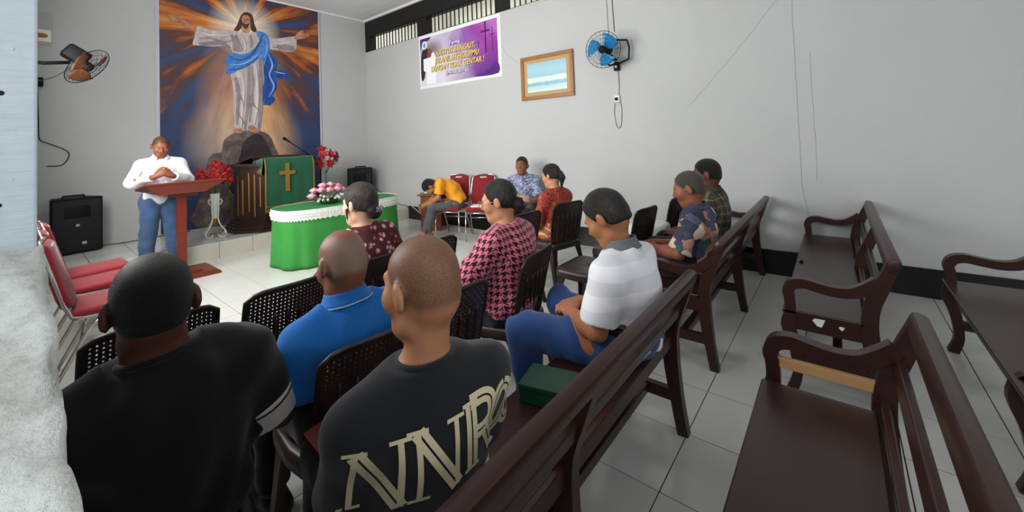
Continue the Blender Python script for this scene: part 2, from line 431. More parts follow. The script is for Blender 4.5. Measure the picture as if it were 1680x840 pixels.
        # light smoothing
        for _ in range(2):
            sm_ = np.zeros_like(V); ct = np.zeros(len(V))
            for a, b in ((0, 1), (1, 2), (2, 3), (3, 0)):
                np.add.at(sm_, Q[:, a], V[Q[:, b]]); np.add.at(ct, Q[:, a], 1); 
            V = .6*V+.4*sm_/np.maximum(ct, 1)[:, None]
        me = bpy.data.meshes.new(name); me.vertices.add(len(V)); me.vertices.foreach_set('co', V.astype(np.float32).ravel())
        me.loops.add(Q.size); me.loops.foreach_set('vertex_index', Q.astype(np.int32).ravel())
        me.polygons.add(len(Q)); me.polygons.foreach_set('loop_start', np.arange(0, Q.size, 4, dtype=np.int32))
        me.update(calc_edges=True); me.polygons.foreach_set('use_smooth', np.ones(len(Q), bool))
        if uv:
            P = V[Q]; N = np.cross(P[:, 2]-P[:, 0], P[:, 3]-P[:, 1]); sx = (np.abs(N[:, 0]) > np.abs(N[:, 1])*1.05)[:, None]
            U = np.where(sx, P[:, :, 1]+.31, P[:, :, 0]); W = P[:, :, 2].copy()
            top = (np.abs(N[:, 2]) > 1.6*np.maximum(np.abs(N[:, 0]), np.abs(N[:, 1])))[:, None]; W = np.where(top, P[:, :, 1]+.9, W)
            l = me.uv_layers.new(name='UVMap'); l.data.foreach_set('uv', np.stack([U, W], -1).astype(np.float32).ravel())
        me.validate(); me.update()
        return me, V

def skin_mat(name, c, stub='1c1512'):
    t = NT(name); co = t.coord(); a = t.add('ShaderNodeAttribute', attribute_name='stub'); b = t.add('ShaderNodeAttribute', attribute_name='lip')
    n = t.noise(co, 12, 4, .6); L = lin(c)
    base = t.mix(t.math('MULTIPLY', n, .5), L, tuple(x*y for x, y in zip(L, (.72, .66, .62))))
    base = t.mix(b.outputs['Fac'], base, tuple(x*y for x, y in zip(L, (.75, .5, .48))))
    sp = t.math('MULTIPLY', a.outputs['Fac'], t.math('MULTIPLY_ADD', t.noise(co, 420, 2, .6), 1.4, .05))
    t.base(t.mix(sp, base, stub)); t.set(.5, 0, .35)
    t.p.inputs['Subsurface Weight'].default_value = .06; t.p.inputs['Subsurface Radius'].default_value = (.02, .008, .005); t.p.inputs['Subsurface Scale'].default_value = .3
    t.bump(t.noise(co, 160, 4, .6), .15, .004); return t.m
def hair_mat(name, c, c2, sc=(60, 60, 9)):
    t = NT(name); n = t.noise(t.mapping(t.coord(), sc), 3, 4, .6, .4); t.base(t.mix(n, c, c2)); t.set(.42, 0, .4); t.bump(n, .9, .014); return t.m
M['hair_black'] = hair_mat('black_hair', '0b0908', '1d1714')
M['hair_short'] = hair_mat('short_black_hair', '0c0a09', '1a1512', (90, 90, 90))
M['hair_brown'] = hair_mat('dark_brown_hair', '15100d', '33261f')
M['hair_grey'] = hair_mat('greying_short_hair', '2c2825', '655d55', (110, 110, 110))
M['eye'] = mat('eye_white', '9c938a', .35); M['iris'] = mat('dark_iris', '120b08', .15)

def npv(*a): return np.array(a, float)
def unit(v): return v/np.linalg.norm(v)
def frame(zdir, lat):
    z = unit(zdir); x = unit(lat-z*(lat@z)); y = np.cross(z, x); return np.stack([x, y, z], 1)
def hand(F, wr, d, nrm, side, curl=(25, 40, 30), k=.006, sc=1.0, thumb=35):
    """palm and five fingers: d points to the fingers, nrm out of the back of the hand; side +1/-1 puts the thumb"""
    d = unit(np.array(d, float)); nrm = unit(np.array(nrm, float)-d*(np.array(nrm, float)@d)); lat = np.cross(d, nrm)*side
    A = np.stack([lat, nrm, d], 1)
    F.ell(wr+d*.048*sc, np.array((.040, .017, .054))*sc, A, .015)
    F.cap(wr-d*.02, wr+d*.03, .026*sc, .026*sc, .015)
    for i, (o, L) in enumerate(((.030, .072), (.010, .082), (-.010, .077), (-.029, .062))):
        p = wr+d*(.088-.004*abs(i-1.3))*sc+lat*o*sc; ang = 0; r = .0092*sc
        for j, f_ in enumerate((.45, .32, .23)):
            ang += R(curl[j]); q = p+(d*math.cos(ang)-nrm*math.sin(ang))*L*f_*sc+lat*o*.12*sc*(1 if j == 0 else 0)
            F.cap(p, q, r, r*.93, k); p = q; r *= .92
    p = wr+d*.02*sc+lat*.034*sc
    for L, a in ((.04, thumb), (.032, thumb-18), (.025, thumb-30)):
        q = p+(d*math.cos(R(a))+lat*math.sin(R(a))-nrm*.45)*L*sc*.9; F.cap(p, q, .0115*sc, .0098*sc, .008); p = q
def head_prims(F, C, A, hs=1.0, ears=True, face=True):
    """head in its own frame (x right, y forward, z up) at C with axes A"""
    def W(x, y, z): return C+A@(np.array((x, y, z))*hs)
    F.ell(W(0, -.012, .032), np.array((.077, .098, .088))*hs, A, .03)
    F.ell(W(0, .03, -.045), np.array((.060, .064, .076))*hs, A, .035)
    F.ell(W(0, -.048, -.022), np.array((.060, .056, .066))*hs, A, .03)
    F.cap(W(-.022, .066, -.098), W(.022, .066, -.098), .020*hs, None, .03)
    for s_ in (-1, 1):
        F.ell(W(.04*s_, .062, -.026), np.array((.028, .03, .03))*hs, A, .03)
        F.cap(W(.045*s_, .012, -.085), W(.02*s_, .06, -.1), .016*hs, None, .03)
    F.cap(W(-.034, .083, .026), W(.034, .083, .026), .013*hs, None, .02)
    for s_ in (-1, 1): F.ell(W(.032*s_, .101, .004), np.array((.017, .013, .011))*hs, A, .014, 'sub')
    F.cap(W(0, .094, .010), W(0, .114, -.026), .008*hs, .0125*hs, .014)
    for s_ in (-1, 1): F.ell(W(.013*s_, .101, -.030), np.array((.009, .010, .008))*hs, A, .01)
    F.cap(W(-.018, .090, -.060), W(.018, .090, -.060), .008*hs, None, .012); F.cap(W(-.015, .089, -.073), W(.015, .089, -.073), .009*hs, None, .01)
    if ears:
        for s_ in (-1, 1):
            Ae = A@np.array(Matrix.Rotation(R(22*s_), 3, 'Z') @ Matrix.Rotation(R(-8), 3, 'X'))
            F.ell(W(.085*s_, -.012, -.006), np.array((.012, .024, .036))*hs, Ae, .010)
            F.ell(W(.097*s_, -.004, -.002), np.array((.006, .010, .018))*hs, Ae, .006, 'sub')
def euler(pitch, yaw, roll):
    return np.array(Matrix.Rotation(R(yaw), 3, 'Z') @ Matrix.Rotation(R(-pitch), 3, 'X') @ Matrix.Rotation(R(roll), 3, 'Y'))

def torso_prims(F, p, t_=0.0, lo=True, k=.05):
    A1 = frame(p['ch']-p['pel'], p['lat']); A2 = frame(p['nk']-p['ch'], p['lat']); bw_, bd = p['bw'], p['bd']
    F.ell(p['pel']+A1@npv(0, -.01, .02), (.165*bw_+t_, .118*bd+t_, .115+t_), A1, k)
    F.ell((p['pel']*.5+p['ch']*.5)+A1@npv(0, .012*p['belly'], 0), (.138*bw_+t_, (.105+.02*p['belly'])*bd+t_, .145+t_), A1, k)
    F.ell(p['ch']+A2@npv(0, -.005, .0), (.150*bw_+t_, .108*bd+t_, .165+t_), A2, k)
    F.cap(p['shL']*.8+p['nk']*.2+A2@npv(0, -.01, -.02), p['shR']*.8+p['nk']*.2+A2@npv(0, -.01, -.02), .052*bd+t_, None, k)
    nb = p['nk']-A2[:, 2]*.012
    F.cap(p['shL'], nb, .042+t_, .046+t_, k); F.cap(p['shR'], nb, .042+t_, .046+t_, k)
    if p['bust']:
        for s_ in (-1, 1): F.ell(p['ch']+A2@npv(.075*s_, .085, .0), (.062+t_, .055+t_, .062+t_), A2, .04)

def person(label, loc, rz, pose, look, vox=.009, name='person'):
    root = thing(name, label, 'person', (loc[0], loc[1], 0), R(rz), None)
    d = dict(bw=1, bd=1, belly=0, bust=0, shw=.175, lat=npv(1, 0, 0), hrot=(0, 0, 0), hs=1, limb=1, drop=.06, feet='shoe', handL=None, handR=None, neckr=.050, foot_yaw=(8, -8))
    d.update(pose); p = {k_: (np.array(v, float) if isinstance(v, tuple) and len(v) == 3 and k_ != 'hrot' else v) for k_, v in d.items()}
    A2 = frame(p['nk']-p['ch'], p['lat'])
    base = p['nk']-A2[:, 2]*p['drop']
    if 'shL' not in p: p['shL'] = base-A2[:, 0]*p['shw']
    if 'shR' not in p: p['shR'] = base+A2[:, 0]*p['shw']
    HA = euler(*p['hrot']); hs = p['hs']; lm = p['limb']
    pts = np.stack([p[k_] for k_ in ('pel', 'ch', 'nk', 'hd', 'shL', 'shR', 'elL', 'elR', 'wrL', 'wrR', 'knL', 'knR', 'anL', 'anR')])
    lo, hi = pts.min(0)-.22, pts.max(0)+.22; lo[2] = max(lo[2], -.01)
    # ---- body
    F = Field(lo, hi, vox)
    torso_prims(F, p)
    F.cap(p['nk']-A2[:, 2]*.03, p['hd']+HA@npv(0, -.022, -.045), p['neckr']+.006, p['neckr'], .03)
    head_prims(F, p['hd'], HA, hs)
    for s_ in 'LR':
        sh, el, wr, kn, an = (p[a+s_] for a in ('sh', 'el', 'wr', 'kn', 'an'))
        F.cap(sh, el, .046*lm, .039*lm, .03); F.ell(sh*.6+el*.4, (.048*lm, .048*lm, .07), frame(el-sh, npv(1, .1, 0)), .03)
        F.cap(el, wr, .041*lm, .026*lm, .02); F.ell(el*.68+wr*.32, (.042*lm, .042*lm, .075), frame(wr-el, npv(1, .1, .05)), .03)
        hp = p['pel']+npv(.09*(-1 if s_ == 'L' else 1), .02, -.02)
        F.cap(hp, kn, .085*lm, .056*lm, .04); F.cap(kn, an, .052*lm, .034*lm, .03); F.ell(kn*.7+an*.3+npv(0, -.015, 0), (.052*lm, .055*lm, .11), frame(an-kn, npv(1, 0, 0.01)), .04)
        fy = R(p['foot_yaw'][0 if s_ == 'L' else 1]); fd = npv(-math.sin(fy), math.cos(fy), 0); gz = an[2]-.075
        toe = an+fd*.15; toe[2] = gz+.022; heel = an-fd*.045; heel[2] = gz+.035
        F.cap(an, heel, .034, .033, .02); F.cap(an+fd*.02, an*.4+toe*.6+npv(0, 0, 0), .036, .032, .03); F.cap(an*.35+toe*.65-npv(0, 0, .012), toe, .036, .022, .02)
        if p['feet'] == 'bare':
            ft = np.cross(fd, npv(0, 0, 1))
            for q in range(5): F.cap(toe+ft*(q-2)*.016-fd*.015*abs(q-1.2)*.6, toe+ft*(q-2)*.018+fd*(.028-.005*abs(q-1)), .011, .0085, .006)
        F.cut((0, 0, gz), (0, 0, -1), .004, np.minimum(toe, heel)-.08, np.maximum(toe, heel)+.08)
        hd_ = p['hand'+s_]
        if hd_ is None: hand(F, wr, unit(wr-el), np.cross(npv(1, 0, 0), unit(wr-el)), -1 if s_ == 'R' else 1)
        else: hand(F, wr, *hd_[:2], hd_[2], *hd_[3:])
    me, V = F.mesh('body')
    hv = (V-p['hd'])@HA/hs   # head coordinates
    lip = np.exp(-((hv[:, 0]/.02)**4+((hv[:, 2]+.066)/.011)**4))*(hv[:, 1] > .07)*(np.abs(hv[:, 0]) < .05)
    st = np.zeros(len(V))
    if look.get('stub'):
        near = (np.linalg.norm(hv*npv(1, .9, .9)-npv(0, -.01, .02), axis=1) < .125)
        line = hv[:, 2]-(.052-np.clip((.07-hv[:, 1])*.9, -.05, .105)) 
        st = np.clip(line/.02, 0, 1)*near*(1-np.clip((hv[:, 1]-.075)/.012, 0, 1))*(np.abs(hv[:, 0]) < .086)
        if look['stub'] == 'crown': st *= np.clip((.060-hv[:, 2]+np.clip(-.03-hv[:, 1], -.05, .03))/.035, .06, 1)
        st *= look.get('stubk', 1)
    for nm, a in (('lip', lip), ('stub', st)):
        at = me.attributes.new(nm, 'FLOAT', 'POINT'); at.data.foreach_set('value', a.astype(np.float32))
    link('body', me, look['skin'], root)
    # ---- eyes
    for s_ in (-1, 1):
        c = p['hd']+HA@(npv(.032*s_, .0815, .004)*hs); e = MB().sph(c, .0115*hs, 10, 8).build('eye', 'eye', root, True)
        MB().sph(c+HA@npv(0, .0088, 0)*hs, .0058*hs, 8, 6).build('iris', 'iris', e, True)
    # ---- hair
    hk = look.get('hair')
    if hk:
        C = p['hd']
        def W(x, y, z): return C+HA@(npv(x, y, z)*hs)
        G = Field(C-.2, C+.2, .005); th = hk.get('th', .010)
        G.ell(W(0, -.014, .034), np.array((.077+th, .098+th, .089+th))*hs, HA, .01)
        G.ell(W(0, -.045, -.015), np.array((.066+th, .062+th, .075+th))*hs, HA, .02)
        if hk.get('side', 0):
            for s_ in (-1, 1): G.ell(W(.062*s_, .0, -.01), np.array((.026, .05, .055))*hs, HA, .02)
        # hairline: front, temples, around the ears, nape
        ff = hk.get('front', .058); 
        G.cut(W(0, ff+.02, .06), HA@npv(0, .85, -.5), .02)
        for s_ in (-1, 1):
            G.cut(W(.07*s_, .045, .02), HA@npv(.45*s_, .9, -.35), .02)
            if not hk.get('cover'):
                G.ell(W(.09*s_, -.002, -.035), np.array((.034, .028, .050))*hs, HA, .014, 'sub')
        G.cut(W(0, -.06, hk.get('nape', -.062)), HA@npv(0, .25, -1), .022)
        for s_ in (-1, 1): G.cap(W(.017*s_, .095, .024), W(.046*s_, .083, .026), .0055, .0045, .004)
        for q in hk.get('bun', []): G.ell(W(*q[0]), np.array(q[1])*hs, HA, .012)
        for q in hk.get('caps', []): G.cap(W(*q[0]), W(*q[1]), q[2], q[3], .012)
        if hk.get('wr'): G.wrinkle(hk['wr'], 130, 5)
        me, _ = G.mesh('hair'); link('hair', me, hk['m'], root)
    # ---- trousers
    tr = look.get('pants')
    if tr:
        ek = tr.get('ease', .014); G = Field(lo, hi, vox*1.25)
        A1 = frame(p['ch']-p['pel'], p['lat'])
        G.ell(p['pel']+A1@npv(0, -.01, .02), (.165*p['bw']+ek, .118*p['bd']+ek, .115+ek), A1, .04)
        for s_ in 'LR':
            kn, an = p['kn'+s_], p['an'+s_]; hp = p['pel']+npv(.09*(-1 if s_ == 'L' else 1), .02, -.02)
            G.cap(hp, kn, .085*lm+ek, .060*lm+ek, .03); e_ = kn+(an-kn)*tr.get('len', .94)
            if not tr.get('short'): G.cap(kn, e_, .058*lm+ek, tr.get('cuff', .046)+ek, .025); G.ell(kn*.7+an*.3+npv(0, -.015, 0), (.056*lm+ek, .058*lm+ek, .12), frame(an-kn, npv(1, 0, 0.01)), .03)
            if 'shoe' == p['feet']: G.cut(e_, an-kn, .004, np.minimum(e_, an)-.09, np.maximum(e_, an)+npv(.09, .09, .02))
            else: G.cut(e_, an-kn, .004, np.minimum(e_, an)-.09, np.maximum(e_, an)+npv(.09, .09, .02))
        G.cut(p['pel']+A1[:, 2]*.10, A1[:, 2], .004, p['pel']-.22, p['pel']+npv(.22, .2, .22)); G.wrinkle(tr.get('wr', .004), 38, tr.get('seed', 2))
        me, _ = G.mesh('trousers', True); link('trousers', me, tr['m'], root)
        if tr.get('belt'):
            ang = [2*math.pi*q/32 for q in range(32)]; cb = p['pel']+A1[:, 2]*.095
            MB().tube([cb+A1@npv(math.cos(q)*(.150*p['bw']+ek), math.sin(q)*(.112*p['bd']+ek)-.004, 0) for q in ang], .016, 6, True).build('belt', 'black_plastic', root, True)
    # ---- shoes
    if p['feet'] == 'shoe' and look.get('shoe'):
        for i, s_ in enumerate('LR'):
            an = p['an'+s_]; fy = R(p['foot_yaw'][i]); fd = npv(-math.sin(fy), math.cos(fy), 0); gz = an[2]-.078
            G = Field(an-npv(.22, .22, .09), an+npv(.22, .24, .05), .008); toe = an+fd*.155; toe[2] = gz+.03; heel = an-fd*.05; heel[2] = gz+.04
            G.cap(heel, an*.5+toe*.5-npv(0, 0, .01), .043, .046, .03).cap(an*.5+toe*.5-npv(0, 0, .01), toe, .046, .032, .02).cap(an-npv(0, 0, .01), heel, .046, .04, .02)
            G.cut((0, 0, gz), (0, 0, -1)); G.cut((0, 0, an[2]+.005), (0, 0, 1)); me, _ = G.mesh('shoe'); link('shoe', me, look['shoe'], root)
    # ---- shirt
    sr = look['shirt']; ek = sr.get('ease', .014); G = Field(lo, hi, vox)
    torso_prims(G, p, ek)
    sl_ = sr.get('sleeve', .62); A1 = frame(p['ch']-p['pel'], p['lat'])
    for s_ in 'LR':
        sh, el, wr = (p[a+s_] for a in ('sh', 'el', 'wr')); se = sr.get('sl_ease', .016)
        if sl_ <= 1:
            e_ = sh+(el-sh)*sl_; G.cap(sh, e_, .046*lm+ek, .046*lm+se+.012, .035); cp, cn = e_, el-sh
        else:
            e_ = el+(wr-el)*(sl_-1); G.cap(sh, el, .046*lm+ek, .046*lm+se, .035); G.cap(el, e_, .047*lm+se, .034*lm+se, .02); cp, cn = e_, wr-el
        m = .10; G.cut(cp, cn, .004, cp+unit(cn)*.05-m, cp+unit(cn)*.05+m)
    if sr.get('skirt'): G.cap(p['pel']+npv(0, .0, .0), p['pel']+npv(0, .02, -sr['skirt']), .15*p['bw'], .17*p['bw'], .05)
    nc = p['nk']+A2[:, 2]*(sr.get('neck', .030)); m = .085
    G.cut(nc, A2@npv(0, .10, 1), .006, nc-m, nc+npv(m, m, .15))
    G.cut(p['pel']-A1[:, 2]*sr.get('hem', .03), -A1[:, 2], .006)
    G.wrinkle(sr.get('wr', .0045), sr.get('wf', 34), sr.get('seed', 1))
    me, VS = G.mesh('shirt', True); so = link('shirt', me, sr['m'], root)
    # ---- collar
    cc = sr.get('collar')
    if cc:
        n = 28; r1, r2 = p['neckr']+.012, p['neckr']+cc.get('out', .034); hgt = cc.get('h', .035); ctr = p['nk']+A2[:, 2]*.022+A2[:, 1]*.004
        gap = cc.get('gap', .5); mb = MB()
        def cf(u, v):
            a = math.pi/2+gap/2+u*(2*math.pi-gap); r = r1+(r2-r1)*v**1.5; dr = .03*(1-abs(2*u-1))
            z = hgt*(1-v*1.05)+dr*.5-.02*(abs(2*u-1)**6)
            return ctr+A2@npv(math.cos(a)*r*1.02, math.sin(a)*r*1.08-.004, z)
        mb.grid(cf, n, 6); mb.build('collar', cc['m'], root, True, .004)
        if cc.get('edge'): MB().tube([cf(q/28, 1) for q in range(29)], .003, 6).build('collar_edge', cc['edge'], root, True)
        if cc.get('stand'):
            mb = MB(); mb.grid(lambda u, v: ctr+A2@npv(math.cos(math.pi/2+gap/2+u*(2*math.pi-gap))*(r1-.003), math.sin(math.pi/2+gap/2+u*(2*math.pi-gap))*(r1-.003)*1.06-.004, hgt*.9*(1-v)-.012*v+.015*(1-abs(2*u-1))), n, 3); mb.build('collar_stand', cc['m'], root, True, .003)
    elif sr.get('rib'):
        ang = [2*math.pi*q/32 for q in range(32)]; c0 = nc-A2[:, 2]*.004
        MB().tube([c0+A2@npv(math.cos(q)*(p['neckr']+.016), math.sin(q)*(p['neckr']+.018)-.002, -.012*math.sin(q)) for q in ang], .009, 8, True).build('neckband', sr['rib'], root, True)
    for cf_ in sr.get('cuffs', []):
        for s_ in 'LR':
            sh, el = p['sh'+s_], p['el'+s_]; a = sh+(el-sh)*cf_[0]; b = sh+(el-sh)*cf_[1]; r = .046*lm+sr.get('sl_ease', .016)+.0145
            MB().tube([a, a*.5+b*.5, b], [r, r+.001, r+.002], 24).build(cf_[3], cf_[2], root, True, auto=40)
    root_data = dict(root=root, shirt=so, p=p, A2=A2, HA=HA)
    return root_data
# ------------------------------------------------------------------ pews
def pew(label, x0, x1, yf, mids=1, raw=False, scraps=False, side_rail=True):
    L = x1-x0; root = thing('church_pew', label, 'bench', (x0, yf, 0), 0, 'dark wooden church pews')
    th = .045; n = mids+2
    for i in range(n):
        x = (L-th)*i/(n-1); end = i in (0, n-1); a, b = x, x+th
        MB().strip([(.0, 0), (.022, .15), (.042, .36), (.032, .52), (-.02, .66), (-.062, .765)], [.05, .055, .07, .066, .06, .05], a, b).build('back_post', 'pew', root)
        MB().strip([(.392, 0), (.36, .1), (.368, .24), (.392, .36), (.378, .44), (.380, .53 if end else .43)], [.05, .046, .052, .068, .05, .05], a, b).build('front_leg', 'pew', root)
        if end:
            MB().strip([(.0, .668), (.045, .628), (.10, .596), (.17, .586), (.25, .596), (.31, .606), (.36, .592), (.383, .555), (.382, .525)], [.05, .055, .052, .05, .05, .052, .054, .052, .05], a-.004, b+.004).build('arm_rest', 'pew', root)
        if side_rail: MB().rbox((a+.008, .03, .345), (b-.008, .385, .425)).build('side_rail', 'pew', root)
        MB().rbox((a+.006, .015, .15), (b-.006, .37, .205)).build('stretcher', 'pew', root)
    MB().rbox((.0 if not raw else .0, .062, .426), (L if not raw else L-.075, .415, .450), .006).build('seat', 'pew_seat', root)
    MB().rbox((th, .365, .355), (L-th, .385, .426)).build('front_apron', 'pew', root)
    MB().box((L/2, -.062, .762), (L+.03, .052, .078), rotx(18), .018).build('top_rail', 'pew', root, True, auto=40)
    MB().box((L/2, -.005, .605), (L-.02, .026, .06), rotx(14), .005).build('back_slat', 'pew', root)
    MB().box((L/2, .04, .455), (L-.02, .026, .06), rotx(0), .005).build('back_slat', 'pew', root)
    MB().rbox((.02, .16, .155), (L-.02, .205, .2), .004).build('long_stretcher', 'pew', root)
    if raw:
        MB().box((L-.03, .19, .515), (.022, .37, .042), None, .003).build('repair_strip', 'raw_wood', root)['label'] = 'raw unpainted wooden repair strip'
    if scraps:
        for (y, z, s) in ((.25, .40, .05), (.155, .395, .022)):
            o = MB().prism([(y-s*.55, z+s*.5), (y-s*.2, z-s*.35), (y+s*.2, z-s*.3), (y+s*.6, z+s*.25), (y+s*.3, z+s*.55)], .0065, .0085, 0).build('paper_scrap', 'paper', root); o['label'] = 'torn white paper scrap'
    return root
pew('dark pew holding the green box, under the white polo man and the lettered shirt man', .03, 2.07, .65)
pew('dark pew where the men in patchwork and plaid shirts sit, reaching the wall', 2.68, 4.77, .65)
pew('empty dark pew against the wall with torn white paper on its end', 2.74, 4.78, -.125, scraps=True)
pew('empty dark pew with a raw pale wooden strip under its arm', .03, 2.0, -.125, raw=True, side_rail=False)
pew('empty dark pew cut off by the right edge of the picture', 1.2, 3.80, -.9)

# ------------------------------------------------------------------ brown woven plastic chairs
t = NT('brown_woven_plastic'); co = t.coord(); wv = t.add('ShaderNodeTexChecker'); wv.inputs['Scale'].default_value = 130; t.lk(t.mapping(co, (1, 1, 1), (0, 0, R(45))), wv.inputs[0])
t.base(t.mix(t.noise(co, 6, 3), '2c1d19', '221512')); t.bump(wv.outputs[1], .5, .003); t.set(.38, 0, .5); M['brown_plastic'] = t.m
def make_plastic_chair():
    root = thing('plastic_chair', 'x', 'chair')
    # seat with a down-turned rim
    mb = MB()
    def sf(u, v):
        a = 2*math.pi*u; e = .28
        cx = math.copysign(abs(math.cos(a))**e, math.cos(a)); cy = math.copysign(abs(math.sin(a))**e, math.sin(a))
        prof = [(0.001, .428), (.35, .428), (.75, .430), (.95, .434), (1.0, .425), (1.01, .40), (1.0, .372)]
        r, z = prof[int(round(v*6))]; w_ = .215 if cy > 0 else .205
        z -= (.0 if v < .9 else .02*(1-abs(abs(cx)-abs(cy))))*0
        return (cx*r*(w_-.012*(cy < 0)), cy*r*.21, z+.012*(r*cy)*(1 if r < 1 else 1)*.6)
    mb.grid(sf, 64, 7, True); mb.build('seat', 'brown_plastic', root, True, .004)
    for sx in (-1, 1):
        for sy in (-1, 1):
            fy = .215 if sy > 0 else -.25; mb = MB()
            top, bot = (sx*.172, sy*.172, .40), (sx*.20, fy, 0)
            secs = [(0, .085), (.12, .066), (.3, .054), (.65, .046), (1, .040)]
            rings = []
            for s_, w_ in secs:
                cx, cy, cz = (top[i]+(bot[i]-top[i])*s_ for i in range(3)); h = w_/2
                ix, iy = cx-sx*h*(1 if s_ > 0 else .9), cy-sy*h
                rings.append([mb.bm.verts.new(q) for q in ((cx+sx*.018, cy+sy*.018, cz), (cx+sx*.018, cy+sy*.018-sy*w_, cz), (cx+sx*.008, cy+sy*.018-sy*w_, cz), (cx+sx*.006, cy+sy*.006, cz), (cx+sx*.018-sx*w_, cy+sy*.008, cz), (cx+sx*.018-sx*w_, cy+sy*.018, cz))])
            for A, B in zip(rings, rings[1:]):
                for k in range(6): mb.bm.faces.new((A[k], A[(k+1) % 6], B[(k+1) % 6], B[k]))
            mb.bm.faces.new(rings[0]); mb.bm.faces.new(rings[-1][::-1])
            mb.box((bot[0]+sx*.004, bot[1]+sy*.004, .006), (.036, .036, .012), None, .004)
            mb.build('leg', 'brown_plastic', root)
    # perforated backrest
    def bf(u, v):
        wd = .355+.06*math.sin(min(v, .8)/.8*math.pi/2)-.012*v; q = 2*u-1
        z = .40+.425*v-.035*abs(q)**7*max(0, (v-.55)/.45)
        return Vector((q*wd/2, -.195-.085*v+.028*q*q, z))
    mb = MB(); nu, nv = 24, 25
    def nrm(u, v):
        e = .01; return (bf(u+e, v)-bf(u-e, v)).cross(bf(u, v+e)-bf(u, v-e)).normalized()
    def V(u, v): return [mb.bm.verts.new(bf(u, v)+nrm(u, v)*s_*.003) for s_ in (-1, 1)]
    C = [[V(i/nu, j/nv) for j in range(nv+1)] for i in range(nu+1)]
    for i in range(nu):
        for j in range(nv):
            c4 = [C[i][j], C[i+1][j], C[i+1][j+1], C[i][j+1]]; solid = i in (0, nu-1) or j in (0, nv-1) or j < 3
            if solid:
                for s_ in (0, 1): mb.bm.faces.new([q[s_] for q in c4])
            else:
                du, dv = 1/nu, 1/nv; uc, vc = (i+.5)*du, (j+.5)*dv; up = 1 if (i+j) % 2 else -1
                H = [V(uc+a*du, vc+b*dv*up) for a, b in ((-.24, -.20), (.24, -.20), (.06, .24), (-.06, .24))]
                if up < 0: H = [H[3], H[2], H[1], H[0]]
                for s_ in (0, 1):
                    for k in range(4): mb.bm.faces.new((c4[k][s_], c4[(k+1) % 4][s_], H[(k+1) % 4][s_], H[k][s_]))
                for k in range(4): mb.bm.faces.new((H[k][0], H[(k+1) % 4][0], H[(k+1) % 4][1], H[k][1]))
    back = mb.build('backrest', 'brown_plastic', root)
    per = [bf(0, v/12) for v in range(13)]+[bf(u/12, 1) for u in range(1, 12)]+[bf(1, 1-v/12) for v in range(13)]
    MB().tube(per, .0085, 8).build('rim', 'brown_plastic', back, True)
    for k in range(6):
        u = .16+.68*k/5; MB().tube([bf(u, v)-Vector((0, .004, 0)) for v in np.linspace(.04, .74, 9)], [.004]+[.0075]*7+[.003], 6).build('rib', 'brown_plastic', back, True)
    return root
pc = make_plastic_chair(); first = [True]
def pchair(label, x, y, rz=0):
    o = pc if first[0] else copy_tree(pc); first[0] = False
    o.location = (x, y, 0); o.rotation_euler = (0, 0, R(rz)); tag(o, label, 'chair', 'brown woven plastic chairs')
pchair('brown plastic chair with ribbed back under the man in the blue polo', .80, 1.50, -4)
pchair('empty brown plastic chair behind the shaved head of the man in the lettered shirt', 1.21, 1.58, -3)
pchair('brown plastic chair under the woman in pink houndstooth', 1.84, 1.62, 12)
pchair('empty brown plastic chair with bare seat beside the white polo man', 2.88, 1.58, 0)
pchair('empty brown plastic chair left of the plastic-covered round table', 3.50, 1.58, -6)
pchair('empty brown plastic chair right of the plastic-covered round table', 4.26, 1.52, -8)
pchair('empty perforated chair in front of the man in the plain black shirt', .33, 2.33, 2)
pchair('empty perforated chair beyond the left shoulder of the blue polo man', .83, 2.30, 0)
pchair('brown plastic chair under the woman in the maroon floral blouse', 1.29, 2.33, 0)
pchair('empty perforated chair between the floral blouse and the houndstooth top', 1.74, 2.36, -2)
pchair('empty dark plastic chair just behind the houndstooth woman\'s hair bun', 2.80, 2.38, -4)
pchair('brown plastic chair under the woman in red batik', 3.50, 2.34, -14)

st_ = thing('plastic_stool', 'brown plastic stool under the man in the plain black shirt', 'stool', (.25, 1.50, 0))
for ch in list(pc.children):
    if ch.name.startswith(('seat', 'leg')):
        c = ch.copy(); COL.objects.link(c); c.parent = st_
